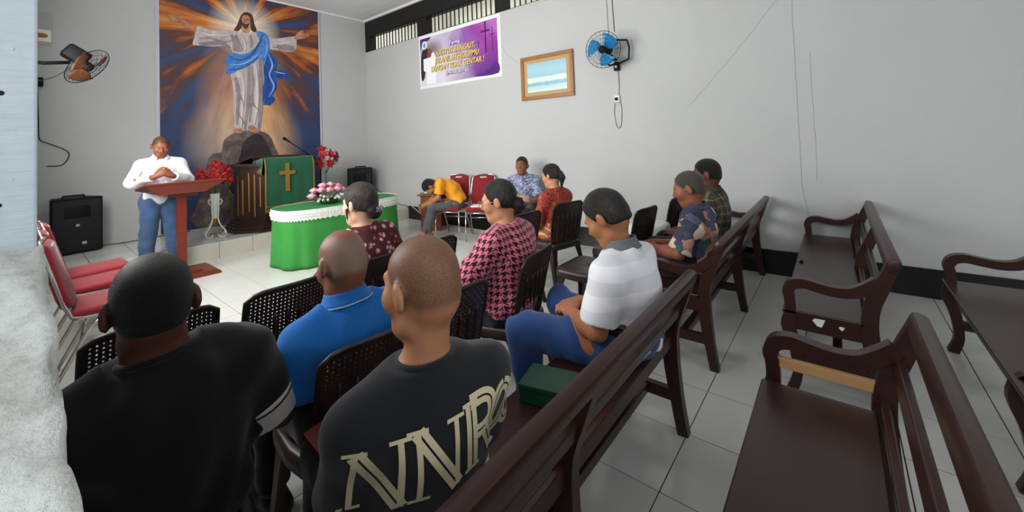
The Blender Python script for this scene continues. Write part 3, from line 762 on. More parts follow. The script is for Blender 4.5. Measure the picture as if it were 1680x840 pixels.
# ------------------------------------------------------------------ red padded chairs
t = NT('red_upholstery'); co = t.coord(); t.base(t.mix(t.noise(co, 9, 4), '88101f', '6b0c18')); t.bump(t.noise(co, 220, 3), .25, .003); t.set(.75, 0, .3, .2); M['red_cloth'] = t.m
M['slot'] = mat('pale_handle_slot', 'cfc6c0', .5)
def make_red_chair():
    root = thing('padded_chair', 'x', 'chair')
    MB().box((0, .01, .452), (.40, .40, .065), rotx(2), .026).build('seat', 'red_cloth', root, True)
    mb = MB(); Rb = rotx(14)
    def P(x, z, y=0): return (x, -.195-(z-.45)*.26+y, z)
    out = cromc([(-.17, .50), (-.185, .70), (-.165, .87), (-.13, .915), (.13, .915), (.165, .87), (.185, .70), (.17, .50)], 3)
    A = [mb.bm.verts.new(P(q[0], q[1], .02)) for q in out]; B = [mb.bm.verts.new(P(q[0], q[1], -.018)) for q in out]
    A2 = [mb.bm.verts.new(P(q[0]*.9, .7+(q[1]-.7)*.93, .035)) for q in out]; B2 = [mb.bm.verts.new(P(q[0]*.9, .7+(q[1]-.7)*.93, -.026)) for q in out]
    n = len(out)
    for a, b in ((B, A), (A, A2), (B2, B)):
        for k in range(n): mb.bm.faces.new((a[k], a[(k+1) % n], b[(k+1) % n], b[k]))
    mb.bm.faces.new(A2); mb.bm.faces.new(B2[::-1]); bk = mb.build('backrest', 'red_cloth', root, True, auto=60)
    MB().box(P(0, .885, .012), (.11, .055, .022), rotx(14), .008).build('handle_slot', 'slot', bk, True)
    for sx in (-1, 1):
        MB().tube([(sx*.2, .20, 0), (sx*.195, .19, .2), (sx*.19, .18, .42)], .0115, 8).build('leg', 'steel', root, True)
        MB().tube([(sx*.195, -.27, 0), (sx*.19, -.10, .36), (sx*.188, -.02, .425)], .0115, 8).build('leg', 'steel', root, True)
        MB().tube([(sx*.19, .18, .42), (sx*.192, -.12, .425), (sx*.195, -.18, .44), (sx*.192, -.215, .52), (sx*.196, -.26, .70), (sx*.178, -.305, .87), (sx*.13, -.32, .925), (0, -.322, .93)], .0115, 8).build('side_frame', 'steel', root, True)
    MB().tube([(-.19, .18, .405), (.19, .18, .405)], .010, 8).build('crossbar', 'steel', root, True)
    MB().tube([(-.192, -.14, .28), (.192, -.14, .28)], .009, 8).build('crossbar', 'steel', root, True)
    return root
rc = make_red_chair(); firstr = [True]
def rchair(label, x, y, rz, g):
    o = rc if firstr[0] else copy_tree(rc); firstr[0] = False
    o.location = (x, y, 0); o.rotation_euler = (0, 0, R(rz)); tag(o, label, 'chair', g)
gl, gr = 'red padded chairs along the left wall', 'red padded chairs along the right wall'
rchair('red padded chair nearest the camera by the left wall, bright steel frame', .42, 4.0, -96, gl)
rchair('red padded chair second from the camera by the left wall', .42, 4.64, -90, gl)
rchair('red padded chair by the left wall nearest the big loudspeaker', .44, 5.16, -88, gl)
rchair('red padded chair behind the man in the yellow shirt', 4.26, 4.70, 112, gr)
rchair('empty red padded chair with white papers on its seat', 4.40, 4.22, 122, gr)
rchair('red padded chair under the man in the blue and white shirt', 4.42, 3.46, 118, gr)

# ------------------------------------------------------------------ mural
mural = struct('mural_panel', MB().rbox((1.36, YB-.012, .24), (3.79, YB-.001, ZC-.02)), None or 'wall'); del mural['kind']; mural.name = 'mural'
tag(mural, 'tall wall mural of a white-robed figure with open arms and blue sash in orange light', 'mural')
t = NT('mural_print'); co = t.coord('Object'); sp = t.add('ShaderNodeSeparateXYZ'); t.lk(co, sp.inputs[0])
dx = t.math('SUBTRACT', sp.outputs[0], 2.52); dz = t.math('SUBTRACT', sp.outputs[2], 3.6)
rad = t.math('SQRT', t.math('ADD', t.math('MULTIPLY', dx, dx), t.math('MULTIPLY', dz, dz)))
ang = t.math('ARCTAN2', dx, dz)
cv = t.add('ShaderNodeCombineXYZ'); t.lk(t.math('MULTIPLY', t.math('DIVIDE', dx, rad), 2.2), cv.inputs[0]); t.lk(t.math('MULTIPLY', t.math('DIVIDE', dz, rad), 2.2), cv.inputs[1]); t.lk(t.math('MULTIPLY', rad, .35), cv.inputs[2])
n1 = t.noise(cv.outputs[0], 1.15, 1.5, .5); n2 = t.noise(cv.outputs[0], 5.5, 2, .55); n3 = t.noise(co, 1.6, 3, .5)
v = t.math('ADD', t.math('MULTIPLY', n1, .80), t.math('MULTIPLY', n2, .26)); v = t.math('ADD', v, t.math('MULTIPLY', t.math('SUBTRACT', n3, .5), .22))
side = t.math('MULTIPLY', t.math('ABSOLUTE', t.math('SUBTRACT', t.math('ABSOLUTE', ang), .9)), -.0)
v = t.math('SUBTRACT', v, t.math('MULTIPLY', t.math('MAXIMUM', t.math('SUBTRACT', rad, .55), 0), .055))
col = t.ramp(v, [(.30, '1a2947'), (.42, '2c4874'), (.48, '3f3c50'), (.53, '58352b'), (.60, 'a65a2c'), (.70, 'd8944a'), (.80, 'efcb92')])
# lower corners fall to deep blue
lowc = t.math('MULTIPLY', t.math('MAXIMUM', t.math('SUBTRACT', 2.6, sp.outputs[2]), 0), t.math('MAXIMUM', t.math('SUBTRACT', t.math('ABSOLUTE', dx), .35), 0))
col = t.mix(t.math('MINIMUM', t.math('MULTIPLY', lowc, t.math('SUBTRACT', 2.3, t.math('MULTIPLY', n2, 2.6))), .85), col, t.mix(n2, '16203c', '34528a'))
dark = t.math('MINIMUM', t.math('MAXIMUM', t.math('MULTIPLY', t.math('SUBTRACT', rad, 1.1), .22), 0), .5); col = t.mix(dark, col, '1a1c2c')
gl_ = t.math('MAXIMUM', t.math('SUBTRACT', 1.0, t.math('MULTIPLY', rad, 1.75)), 0); gl_ = t.math('MINIMUM', t.math('MULTIPLY', gl_, t.math('ADD', n2, .55)), .97)
col = t.mix(gl_, col, 'f4ead9')
dz2 = t.math('SUBTRACT', sp.outputs[2], 2.3); ex = t.math('MULTIPLY', dx, 1.25); ez = t.math('MULTIPLY', dz2, .62); rr = t.math('SQRT', t.math('ADD', t.math('MULTIPLY', ex, ex), t.math('MULTIPLY', ez, ez)))
g2 = t.math('MINIMUM', t.math('MULTIPLY', t.math('MAXIMUM', t.math('SUBTRACT', .95, rr), 0), t.math('ADD', n2, .25)), .8); col = t.mix(g2, col, 'e8a052')
dz3 = t.math('SUBTRACT', sp.outputs[2], 1.6); r3 = t.math('SQRT', t.math('ADD', t.math('MULTIPLY', dx, dx), t.math('MULTIPLY', dz3, dz3)))
g3 = t.math('MINIMUM', t.math('MULTIPLY', t.math('MAXIMUM', t.math('SUBTRACT', .95, r3), 0), t.math('ADD', n2, .35)), .85); col = t.mix(g3, col, 'e0c4a0')
t.base(col); t.set(.45, 0, .35); mural.data.materials.clear(); mural.data.materials.append(t.m)
FIG = {
'robe': [(2.43, 3.52), (2.28, 3.51), (2.05, 3.47), (1.86, 3.5), (1.82, 3.46), (1.79, 3.3), (1.77, 3.2), (1.81, 3.18), (2.05, 3.2), (2.25, 3.24), (2.32, 3.15), (2.29, 3.02), (2.28, 2.78), (2.31, 2.57), (2.32, 2.36), (2.31, 2.15), (2.34, 1.98), (2.32, 1.84), (2.44, 1.77), (2.72, 1.8), (2.76, 2.1), (2.78, 2.39), (2.8, 2.69), (2.79, 2.94), (2.8, 3.13), (2.84, 3.28), (3.04, 3.28), (3.33, 3.31), (3.37, 3.56), (3.3, 3.59), (2.98, 3.49), (2.84, 3.53), (2.68, 3.57), (2.62, 3.54), (2.52, 3.5)],
'hand': [(1.48, 3.59), (1.55, 3.6), (1.65, 3.57), (1.74, 3.51), (1.82, 3.48), (1.8, 3.39), (1.72, 3.46), (1.6, 3.48), (1.51, 3.53)],
'hand.1': [(3.34, 3.6), (3.43, 3.71), (3.48, 3.74), (3.46, 3.68), (3.59, 3.7), (3.6, 3.65), (3.53, 3.6), (3.36, 3.54)],
'rock': [(1.94, 1.28), (1.99, 1.38), (2.03, 1.42), (2.14, 1.45), (2.18, 1.64), (2.32, 1.76), (2.44, 1.79), (2.72, 1.79), (2.88, 1.69), (2.95, 1.51), (3.01, 1.36), (3.08, 1.05), (3.1, 0.6), (3.15, .26), (1.80, .26), (1.86, 0.76)],
'rock_hollow': [(2.31, 1.05), (2.4, 1.35), (2.46, 1.6), (2.62, 1.73), (2.75, 1.7), (2.85, 1.51), (2.91, 1.32), (2.97, 0.99), (2.93, 0.66), (2.28, 0.74)],
'foot': [(2.32, 1.82), (2.39, 1.84), (2.44, 1.82), (2.44, 1.76), (2.33, 1.76)], 'foot.1': [(2.53, 1.87), (2.61, 1.88), (2.69, 1.8), (2.66, 1.76), (2.56, 1.78)],
'neck': [(2.47, 3.64), (2.57, 3.66), (2.58, 3.55), (2.53, 3.51), (2.46, 3.53)],
'face': [(2.45, 3.78), (2.48, 3.84), (2.53, 3.86), (2.57, 3.85), (2.59, 3.78), (2.58, 3.7), (2.55, 3.61), (2.51, 3.59), (2.48, 3.61), (2.46, 3.68)],
'hair': [(2.46, 3.83), (2.51, 3.88), (2.58, 3.88), (2.63, 3.83), (2.65, 3.71), (2.69, 3.58), (2.62, 3.56), (2.59, 3.64), (2.59, 3.77), (2.56, 3.83), (2.49, 3.82), (2.46, 3.76), (2.46, 3.62), (2.41, 3.53), (2.34, 3.53), (2.39, 3.63), (2.43, 3.76)],
'beard': [(2.46, 3.68), (2.49, 3.675), (2.52, 3.665), (2.55, 3.68), (2.58, 3.7), (2.55, 3.62), (2.52, 3.58), (2.48, 3.61)],
'drape': [(2.8, 3.28), (2.89, 3.25), (2.97, 3.15), (3.02, 3.05), (2.99, 2.89), (3.11, 2.94), (3.21, 2.86), (3.14, 2.74), (3.0, 2.78), (3.01, 2.59), (2.93, 2.44), (2.98, 2.36), (2.89, 2.25), (2.78, 2.26), (2.76, 2.46), (2.8, 2.69), (2.79, 2.94)],
'sash': [(2.68, 3.57), (2.83, 3.56), (2.89, 3.44), (2.89, 3.25), (2.84, 3.12), (2.79, 2.94), (2.76, 3.1), (2.64, 3.03), (2.45, 2.88), (2.28, 2.76), (2.22, 2.77), (2.21, 2.82), (2.24, 2.88), (2.21, 2.96), (2.24, 3.09), (2.33, 3.13), (2.48, 3.13), (2.64, 3.25), (2.73, 3.41)],
'fold': [(2.54, 2.91), (2.58, 2.92), (2.56, 2.41), (2.5, 1.84), (2.47, 1.81), (2.52, 2.38)], 'fold.1': [(2.71, 3.04), (2.76, 3.05), (2.77, 2.43), (2.71, 1.84), (2.68, 1.8), (2.72, 2.39)],
'fold.2': [(2.33, 2.71), (2.42, 2.51), (2.38, 2.09), (2.36, 1.91), (2.35, 2.09), (2.37, 2.44)], 'fold.3': [(1.88, 3.22), (2.13, 3.31), (2.29, 3.22), (2.13, 3.24), (1.89, 3.18)],
'fold.4': [(3.01, 3.4), (3.3, 3.41), (3.33, 3.32), (3.05, 3.28)], 'fold.5': [(2.29, 3.44), (2.4, 3.36), (2.46, 3.19), (2.33, 3.17), (2.32, 3.31)]}
def print_mat(name, a, b, c, sc=(1, 1, 1), s=4):
    t = NT(name); n = t.noise(t.mapping(t.coord(), sc), s, 4, .6, .8); t.base(t.ramp(n, [(.3, a), (.5, b), (.68, c)])); t.set(.45, 0, .35); return t.m
PM = {'robe': print_mat('printed_robe', 'a39a9c', 'b5acad', 'c8bfbd', (3, 1, 1)), 'hand': print_mat('printed_skin', '8a5a44', 'b37c60', 'c99878'), 'rock': print_mat('printed_rock', '3d3434', '5b4f4c', '7c6d66', (1, 1, 1), 5),
 'rock_hollow': print_mat('printed_rock_dark', '241f22', '2e282b', '3a3234'), 'hair': print_mat('printed_hair', '35211a', '4a3022', '63422e', (8, 1, 2)), 'drape': print_mat('printed_blue_dark', '18336f', '234a94', '3463b0', (5, 1, 2)),
 'sash': print_mat('printed_blue', '2c5fa8', '4479bf', '5f92d2', (3, 1, 6)), 'fold': print_mat('printed_fold', '7d7377', '8d8386', '9c9293')}
for c_, k in (('foot', 'hand'), ('neck', 'hand'), ('face', 'hand'), ('beard', 'hair')): PM[c_] = PM[k]
for i, (k, pts) in enumerate(FIG.items()):
    kk = k.split('.')[0]; y = YB-.012-.0009*(i+1)
    MB().prism(cromc(pts, 3) if (len(pts) > 4 and kk != 'drape') else pts, y, YB-.011, 1).build('printed_'+kk, PM[kk], mural)
PM['lite'] = print_mat('printed_light', 'c2b9b7', 'ccc3c0', 'd6cdc8'); PM['bdk'] = print_mat('printed_blue_fold', '1c4686', '24529a', '2c5fa8'); PM['blt'] = print_mat('printed_blue_light', '6f9fdb', '7fabe2', '8db6e8')
def pstrip(pts, wd, m, y): MB().strip(pts, wd, y, YB-.012, 1, 5).build('printed_fold', PM[m], mural)
yy = YB-.0325
for pts, wd, m in (
  ([(2.36, 2.72), (2.39, 2.45), (2.37, 2.15), (2.36, 1.9)], [.005, .03, .03, .01], 'fold'), ([(2.45, 2.80), (2.47, 2.5), (2.44, 2.2), (2.42, 1.86)], [.005, .035, .04, .02], 'lite'),
  ([(2.60, 2.95), (2.61, 2.6), (2.58, 2.3), (2.55, 1.95)], [.005, .02, .035, .01], 'fold'), ([(2.66, 3.0), (2.68, 2.6), (2.66, 2.2), (2.62, 1.9)], [.005, .04, .05, .02], 'lite'),
  ([(2.74, 3.0), (2.755, 2.6), (2.74, 2.2), (2.70, 1.86)], [.005, .02, .03, .02], 'fold'), ([(2.34, 2.5), (2.42, 2.40), (2.47, 2.2)], [.003, .02, .005], 'fold'), ([(2.56, 2.4), (2.62, 2.25), (2.70, 2.15)], [.003, .02, .004], 'fold'),
  ([(2.36, 2.2), (2.42, 2.02), (2.50, 1.88)], [.003, .018, .004], 'fold'),
  ([(1.84, 3.42), (1.95, 3.38), (2.15, 3.40), (2.30, 3.44)], [.005, .03, .03, .005], 'lite'), ([(1.86, 3.30), (2.0, 3.33), (2.2, 3.30), (2.32, 3.36)], [.004, .018, .02, .004], 'fold'), ([(1.85, 3.22), (2.0, 3.25), (2.2, 3.26)], [.02, .015, .004], 'fold'),
  ([(2.36, 3.45), (2.40, 3.32), (2.38, 3.18)], [.004, .022, .01], 'fold'), ([(2.46, 3.45), (2.50, 3.3), (2.50, 3.18)], [.004, .025, .01], 'lite'), ([(2.58, 3.48), (2.60, 3.36), (2.58, 3.26)], [.004, .02, .006], 'fold'),
  ([(2.92, 3.42), (3.05, 3.40), (3.2, 3.45), (3.33, 3.5)], [.004, .025, .03, .006], 'lite'), ([(2.95, 3.33), (3.1, 3.34), (3.3, 3.38)], [.004, .018, .02], 'fold'),
  ([(2.26, 3.05), (2.42, 3.02), (2.58, 3.12), (2.72, 3.36), (2.78, 3.52)], [.004, .018, .025, .022, .005], 'bdk'), ([(2.25, 2.92), (2.42, 2.94), (2.60, 3.05), (2.76, 3.25)], [.004, .02, .022, .005], 'blt'), ([(2.26, 2.83), (2.42, 2.87), (2.58, 2.98), (2.7, 3.1)], [.004, .016, .016, .004], 'bdk'),
  ([(2.84, 3.5), (2.85, 3.3), (2.80, 3.1)], [.004, .022, .004], 'blt'), ([(2.86, 3.2), (2.93, 3.0), (2.88, 2.8), (2.95, 2.6), (2.86, 2.4)], [.004, .025, .02, .025, .006], 'blt'), ([(2.96, 2.88), (3.06, 2.86), (3.16, 2.86)], [.004, .02, .004], 'blt'), ([(2.83, 2.9), (2.84, 2.6), (2.81, 2.3)], [.004, .025, .01], 'bdk')):
    pstrip(pts, wd, m, yy); yy -= .0004
for b0, tips in (((1.60, 3.53), ((1.455, 3.60), (1.465, 3.565), (1.49, 3.53), (1.53, 3.50), (1.56, 3.62))), ((3.47, 3.65), ((3.605, 3.70), (3.61, 3.675), (3.60, 3.645), (3.57, 3.62), (3.50, 3.75)))):
    for q_, (tx, tz) in enumerate(tips): MB().strip([b0, ((b0[0]+tx)/2, (b0[1]+tz)/2+.004), (tx, tz)], [.03, .02, .01], YB-.031-.0005*q_, YB-.012, 1, 3).build('printed_finger', PM['hand'], mural)
for x in (2.49, 2.545): MB().prism([(x-.014, 3.762), (x, 3.77), (x+.014, 3.762), (x, 3.755)], YB-.0305, YB-.012, 1).build('printed_eye', PM['hair'], mural)
MB().prism([(2.512, 3.76), (2.522, 3.71), (2.53, 3.70), (2.51, 3.70)], YB-.0305, YB-.012, 1).build('printed_nose', PM['fold'], mural)
MB().prism([(2.495, 3.672), (2.52, 3.678), (2.545, 3.672), (2.52, 3.665)], YB-.031, YB-.012, 1).build('printed_mouth', PM['hand'], mural)
M['lilac_trim'] = mat('lilac_trim', 'b9b6c4', .5)
struct('trim_22', MB().rbox((1.315, YB-.02, ZP), (1.36, YB, ZC-.02)).rbox((3.79, YB-.02, ZP), (3.82, YB, ZC-.02)), 'lilac_trim')

# ------------------------------------------------------------------ text helper
def text_obj(body, size, m, parent, mx, name='lettering', shear=0, bold=0, align='LEFT', width=None, extrude=.0006):
    cu_ = bpy.data.curves.new('t', 'FONT'); cu_.body = body; cu_.size = size; cu_.shear = shear; cu_.offset = bold; cu_.extrude = extrude; cu_.align_x = align; cu_.resolution_u = 3
    o = bpy.data.objects.new('t', cu_); COL.objects.link(o)
    me = bpy.data.meshes.new_from_object(o.evaluated_get(bpy.context.evaluated_depsgraph_get())); bpy.data.objects.remove(o)
    if width:
        xs_ = [v.co.x for v in me.vertices]; a, b = min(xs_), max(xs_); 
        for v in me.vertices: v.co.x = (v.co.x-a)*width/(b-a)
    q = link(name, me, m, parent); q.matrix_local = mx; return q
# ------------------------------------------------------------------ banner (on the right wall; its own plane: u to the right = -Y, v up)
bn = thing('banner', 'purple and white printed vinyl banner with yellow Indonesian text on right wall', 'banner', (XW-.006, 6.11, 2.48))
BW, BH = 2.05, 1.01
def BM(u, v, d=.001): return Matrix.Translation((-d, -u, v)) @ Matrix(((0, 0, -1), (-1, 0, 0), (0, 1, 0))).to_4x4()
MB().rbox((0, -BW, 0), (.004, 0, BH)).build('sheet', 'white_paint', bn)
t = NT('banner_print'); co = t.coord('Object'); sp = t.add('ShaderNodeSeparateXYZ'); t.lk(co, sp.inputs[0])
u_ = t.math('DIVIDE', t.math('MULTIPLY', sp.outputs[1], -1), BW); v_ = t.math('DIVIDE', sp.outputs[2], BH)
f_ = t.math('ADD', t.math('MULTIPLY', u_, .85), t.math('ADD', t.math('MULTIPLY', v_, .28), t.math('MULTIPLY', t.math('SUBTRACT', t.noise(co, 2.2, 3), .5), .45)))
c_ = t.ramp(f_, [(.30, 'd6d1dd'), (.58, 'bdb0cc'), (.74, '8f5aa6'), (.9, '96379a'), (1, 'b064b8')])
lo_ = t.math('MULTIPLY', t.math('MAXIMUM', t.math('SUBTRACT', t.math('SUBTRACT', u_, v_), .25), 0), 1.6)
c_ = t.mix(t.math('MINIMUM', lo_, .9), c_, '4a1d74')
dd = t.math('ADD', t.math('MULTIPLY', t.math('SUBTRACT', u_, .16), t.math('SUBTRACT', u_, .16)), t.math('MULTIPLY', t.math('MULTIPLY', t.math('SUBTRACT', v_, .68), t.math('SUBTRACT', v_, .68)), .6))
c_ = t.mix(t.math('MULTIPLY', t.math('MAXIMUM', t.math('SUBTRACT', .035, dd), 0), 26), c_, '6c5a5c')
t.base(c_); t.set(.35, 0, .4); M['banner_print'] = t.m
MB().rbox((-.0006, -BW+.07, .055), (.001, -.035, BH-.06)).build('printed_field', 'banner_print', bn)
M['p_dark'] = mat('print_dark', '2a2430', .5); M['p_purple'] = mat('print_purple', '4a1a72', .5); M['p_white'] = mat('print_white', 'e9e9ee', .5); M['p_yel'] = mat('print_yellow', 'f0d24a', .5); M['p_blue'] = mat('print_blue', '4f9ec0', .5); M['p_skin'] = mat('print_brown', '7a4a38', .5)
def bpoly(name, pts, m, d): MB().prism([(-a, b) for a, b in pts], -d, .0008, 0).build(name, m, bn)
bpoly('corner_shape', [(.035, .95), (.36, .95), (.30, .90), (.13, .86), (.06, .78), (.035, .70)], 'p_purple', .0014)
bpoly('corner_shape', cromc([(1.50, .056), (1.56, .10), (1.66, .10), (1.72, .15), (1.80, .14), (1.86, .2), (1.975, .23), (1.975, .056)], 3), 'p_purple', .0014)
bpoly('figure_shade', cromc([(.05, .18), (.05, .58), (.12, .74), (.28, .72), (.33, .5), (.20, .42), (.14, .2)], 3), 'p_dark', .0012)
bpoly('figure_robe', [(.12, .56), (.28, .57), (.34, .62), (.42, .66), (.49, .50), (.47, .30), (.46, .075), (.20, .075), (.21, .30), (.12, .34)], 'p_white', .0018)
bpoly('figure_hair', cromc([(.24, .58), (.25, .70), (.30, .74), (.35, .69), (.34, .58)], 3), 'p_skin', .0024)
bpoly('emblem', cromc([(.09, .78), (.10, .87), (.16, .895), (.22, .87), (.23, .78), (.16, .74)], 3), 'p_white', .0022); bpoly('emblem_core', cromc([(.125, .79), (.13, .85), (.16, .865), (.19, .85), (.195, .79), (.16, .765)], 3), 'p_blue', .0028)
def bcross(u, v, h, w_, th_): bpoly('printed_cross', [(u-th_, v), (u-th_, v+h*.66), (u-w_, v+h*.66), (u-w_, v+h*.66+2*th_), (u-th_, v+h*.66+2*th_), (u-th_, v+h), (u+th_, v+h), (u+th_, v+h*.66+2*th_), (u+w_, v+h*.66+2*th_), (u+w_, v+h*.66), (u+th_, v+h*.66), (u+th_, v)], 'p_dark' if h > .4 else 'p_purple', .002)
bcross(1.72, .42, .53, .10, .014); bcross(1.87, .43, .40, .06, .007); bcross(1.56, .52, .13, .035, .006)
for s_, (u, v, wd, sz) in {'KRISTUS BANGKIT.': (.49, .565, .99, .135), 'JALANILAH HIDUPMU': (.44, .43, 1.13, .135), 'DENGAN TIDAK GENTAR !': (.335, .295, 1.345, .135)}.items():
    text_obj(s_, sz, 'p_dark', bn, BM(u+.006, v-.006, .0022), 'letter_shadow', .18, .0045, width=wd); text_obj(s_, sz, 'p_yel' if True else 0, bn, BM(u, v, .0036), 'lettering', .18, .0012, width=wd)
text_obj('( MATIUS 28:1-10 )', .085, 'p_purple', bn, BM(.745, .185, .0022), 'letter_shadow', .1, .008, width=.56); text_obj('( MATIUS 28:1-10 )', .085, 'p_white', bn, BM(.742, .188, .0036), 'lettering', .1, .001, width=.56)
text_obj('Tema :', .10, 'p_purple', bn, BM(.84, .705, .0022), 'letter_shadow', .3, .010, width=.34); text_obj('Tema :', .10, 'p_white', bn, BM(.84, .708, .0036), 'lettering', .3, .001, width=.34)

# ------------------------------------------------------------------ framed picture (plain pale-blue stand-in print)
fr = thing('picture_frame', 'brown wooden frame with pale blue print hanging beside the blue fan', 'picture', (XW-.002, 3.675, 2.04))
PWd, PH = .91, .65; bars = [((0, 0), (PWd, .055)), ((0, PH-.055), (PWd, PH)), ((0, .055), (.055, PH-.055)), ((PWd-.055, .055), (PWd, PH-.055))]
for a, b in bars:
    o = MB().rbox((-.03, -b[0], a[1]), (0, -a[0], b[1]), .006).build('frame_side', 'frame', fr)
M['mat_board'] = mat('tan_mount', 'b59468', .7); MB().rbox((-.012, -PWd+.05, .05), (-.002, -.05, PH-.05)).build('mount', 'mat_board', fr)
t = NT('pale_blue_print'); co = t.coord('Object'); sp = t.add('ShaderNodeSeparateXYZ'); t.lk(co, sp.inputs[0]); vz = t.math('DIVIDE', t.math('SUBTRACT', sp.outputs[2], .1), .45)
n = t.noise(co, 16, 4, .6); n_b = t.noise(co, 45, 3, .6)
c_ = t.ramp(t.math('ADD', vz, t.math('MULTIPLY', t.math('SUBTRACT', n, .5), .1)), [(0, 'bcd8d6'), (.2, 'a8cad0'), (.24, '6f9fb8'), (.32, '7aa8bd'), (.36, 'cfdfd2'), (.48, 'c9dcd2'), (.52, '86b4c8'), (.75, '94c0d2'), (1, '7fb0cc')])
t.base(t.mix(t.math('MULTIPLY', n_b, .3), c_, 'd8e6e2')); t.set(.3); M['blue_print'] = t.m
MB().rbox((-.0135, -PWd+.115, .11), (-.011, -.115, PH-.11)).build('print', 'blue_print', fr)

# ------------------------------------------------------------------ wall fans
M['fan_blue'] = mat('blue_translucent_blade', '1d7fb5', .25); M['fan_brown'] = mat('brown_blade', '6b4023', .4)
def fan_head(root, mx, rad, bladem, nring=5, nspoke=22, motor=True):
    """guard, blades and motor around local +Z, transformed by mx"""
    def fin(o): o.matrix_local = mx; return o
    g = MB()
    for s_ in (1, -1):
        for i in range(nring):
            q = (i+1)/nring; r = rad*q; z = s_*.055*(1-q**3)
            g.tube([(r*math.cos(a), r*math.sin(a), z) for a in np.linspace(0, 2*math.pi, 40, endpoint=False)], .0018 if i < nring-1 else .004, 5, True)
        for k in range(nspoke):
            a = 2*math.pi*k/nspoke; g.tube([(rad*q*math.cos(a+.25*q), rad*q*math.sin(a+.25*q), s_*.055*(1-q**3)) for q in np.linspace(.12, 1, 7)], .0013, 4)
    fin(g.build('wire_guard', 'wire', root, True))
    for k in range(3):
        a0 = 2*math.pi*k/3+.5; mb = MB()
        def bf(u, v):
            r = rad*(.16+.72*u); a = a0+(v-.5)*(1.35*math.sin(min(1, .35+u*.9)*math.pi/1.6))+.35*u
            return (r*math.cos(a), r*math.sin(a), (v-.5)*.06)
        mb.grid(bf, 9, 9); fin(mb.build('blade', bladem, root, True, .004))
    fin(MB().lathe([(.001, .045), (.03, .042), (.045, .03), (.048, -.03), (.03, -.04), (.001, -.042)], n=20, cap=False).build('hub', 'black_plastic', root, True))
    if motor: fin(MB().lathe([(.001, -.05), (.06, -.055), (.072, -.08), (.07, -.16), (.05, -.185), (.001, -.19)], n=20, cap=False).build('motor', 'black_plastic', root, True))
f1 = thing('wall_fan', 'black wall fan with blue blades on the right wall', 'fan', (XW, 2.15, 2.5))
n_ = Vector((-.9, -.05, -.12)).normalized(); zr = n_.to_track_quat('Z', 'Y').to_matrix().to_4x4(); mx = Matrix.Translation((-.30, .03, .03)) @ zr
fan_head(f1, mx, .225, 'fan_blue')
MB().tube([(-.16, .0, .16), (-.13, -.09, .155), (-.10, -.20, .14), (-.07, -.215, .05), (-.07, -.20, -.09), (-.1, -.1, -.13), (-.14, .02, -.15), (-.16, .05, -.13)], .012, 8).build('bracket', 'black_plastic', f1, True)
MB().tube([(0, .0, -.06), (-.10, .0, -.07), (-.13, 0, -.02)], .02, 8).build('wall_arm', 'black_plastic', f1, True)
MB().rbox((-.05, -.055, -.21), (0, .015, -.10), .008).build('control_box', 'black_plastic', f1, True)
MB().lathe([(.001, .012), (.014, .012), (.016, 0)], n=14).build('knob', 'white_paint', f1).matrix_local = Matrix.Translation((-.05, -.02, -.16)) @ Matrix.Rotation(R(-90), 4, 'Y')
MB().tube([(-.012, -.03, -.2), (-.006, -.032, -.4), (-.006, -.02, -.55)], .003, 6).tube([(-.006, 0, .3), (-.006, .02, 1.0), (-.006, .03, 1.5)], .004, 6).tube([(-.006, .08, .12), (-.006, .09, 1.0), (-.006, .09, 1.5)], .002, 6).build('cord', 'cable', f1, True)
so_ = thing('wall_socket', 'small white wall socket with looping cord below the blue fan', 'socket', (XW, 2.15, 1.93))
MB().rbox((-.035, -.035, -.04), (0, .03, .045), .006).build('plate', 'white_paint', so_, True); MB().rbox((-.05, -.02, -.02), (-.03, .02, .02), .005).build('plug', 'black_plastic', so_, True)
MB().tube([tuple(q) for q in crom([(-.03, .02, -.02), (-.006, .05, -.15), (-.006, .03, -.33), (-.006, -.01, -.37), (-.006, -.04, -.3), (-.006, -.05, -.1), (-.02, -.02, -.03)], 5)], .003, 6).build('cord', 'cable', so_, True)
f2 = thing('wall_fan', 'dark wall fan with brown blades tilted down on the left wall', 'fan', (XL, 6.2, 2.45))
n_ = Vector((.62, -.46, -.62)).normalized(); zr = n_.to_track_quat('Z', 'Y').to_matrix().to_4x4(); mx = Matrix.Translation((.455, 0, -.03)) @ zr
fan_head(f2, mx, .22, 'fan_brown', motor=False)
MB().box((.375, .04, .09), (.20, .16, .15), roty(35), .025).build('motor', 'black_plastic', f2, True)
MB().tube([(0, 0, -.02), (.15, 0, -.03), (.33, 0, .0)], .018, 8).build('wall_arm', 'black_plastic', f2, True)
MB().rbox((0, -.05, -.16), (.03, .05, .3), .008).build('wall_plate', 'black_plastic', f2, True)
MB().tube([tuple(q) for q in crom([(.33, 0, -.06), (.22, .01, -.16), (.12, .0, -.21), (.02, .0, -.22)], 5)], .004, 6).build('cord', 'cable', f2, True)
fr2 = thing('fan_regulator', 'small dark fan regulator with dangling cord on far left wall', 'switch', (.16, YB, 2.42))
MB().rbox((-.04, -.04, -.04), (.05, 0, .08), .008).build('box', 'black_plastic', fr2, True)
MB().tube([tuple(q) for q in crom([(.0, -.01, -.04), (.01, -.01, -.5), (.02, -.01, -.72), (.1, -.01, -.78), (.27, -.01, -.9), (.22, -.01, -1.06), (.08, -.01, -1.07)], 5)], .006, 6).build('cord', 'cable', fr2, True)
wp = thing('wall_picture', 'small picture plate with orange oval high on back wall at far left', 'picture', (.215, YB, 3.0))
M['plate_grey'] = mat('grey_plate', 'a9abae', .4); M['ivory'] = mat('ivory', 'efe6cf', .4); M['orange'] = mat('orange_brown_print', '9c6740', .5)
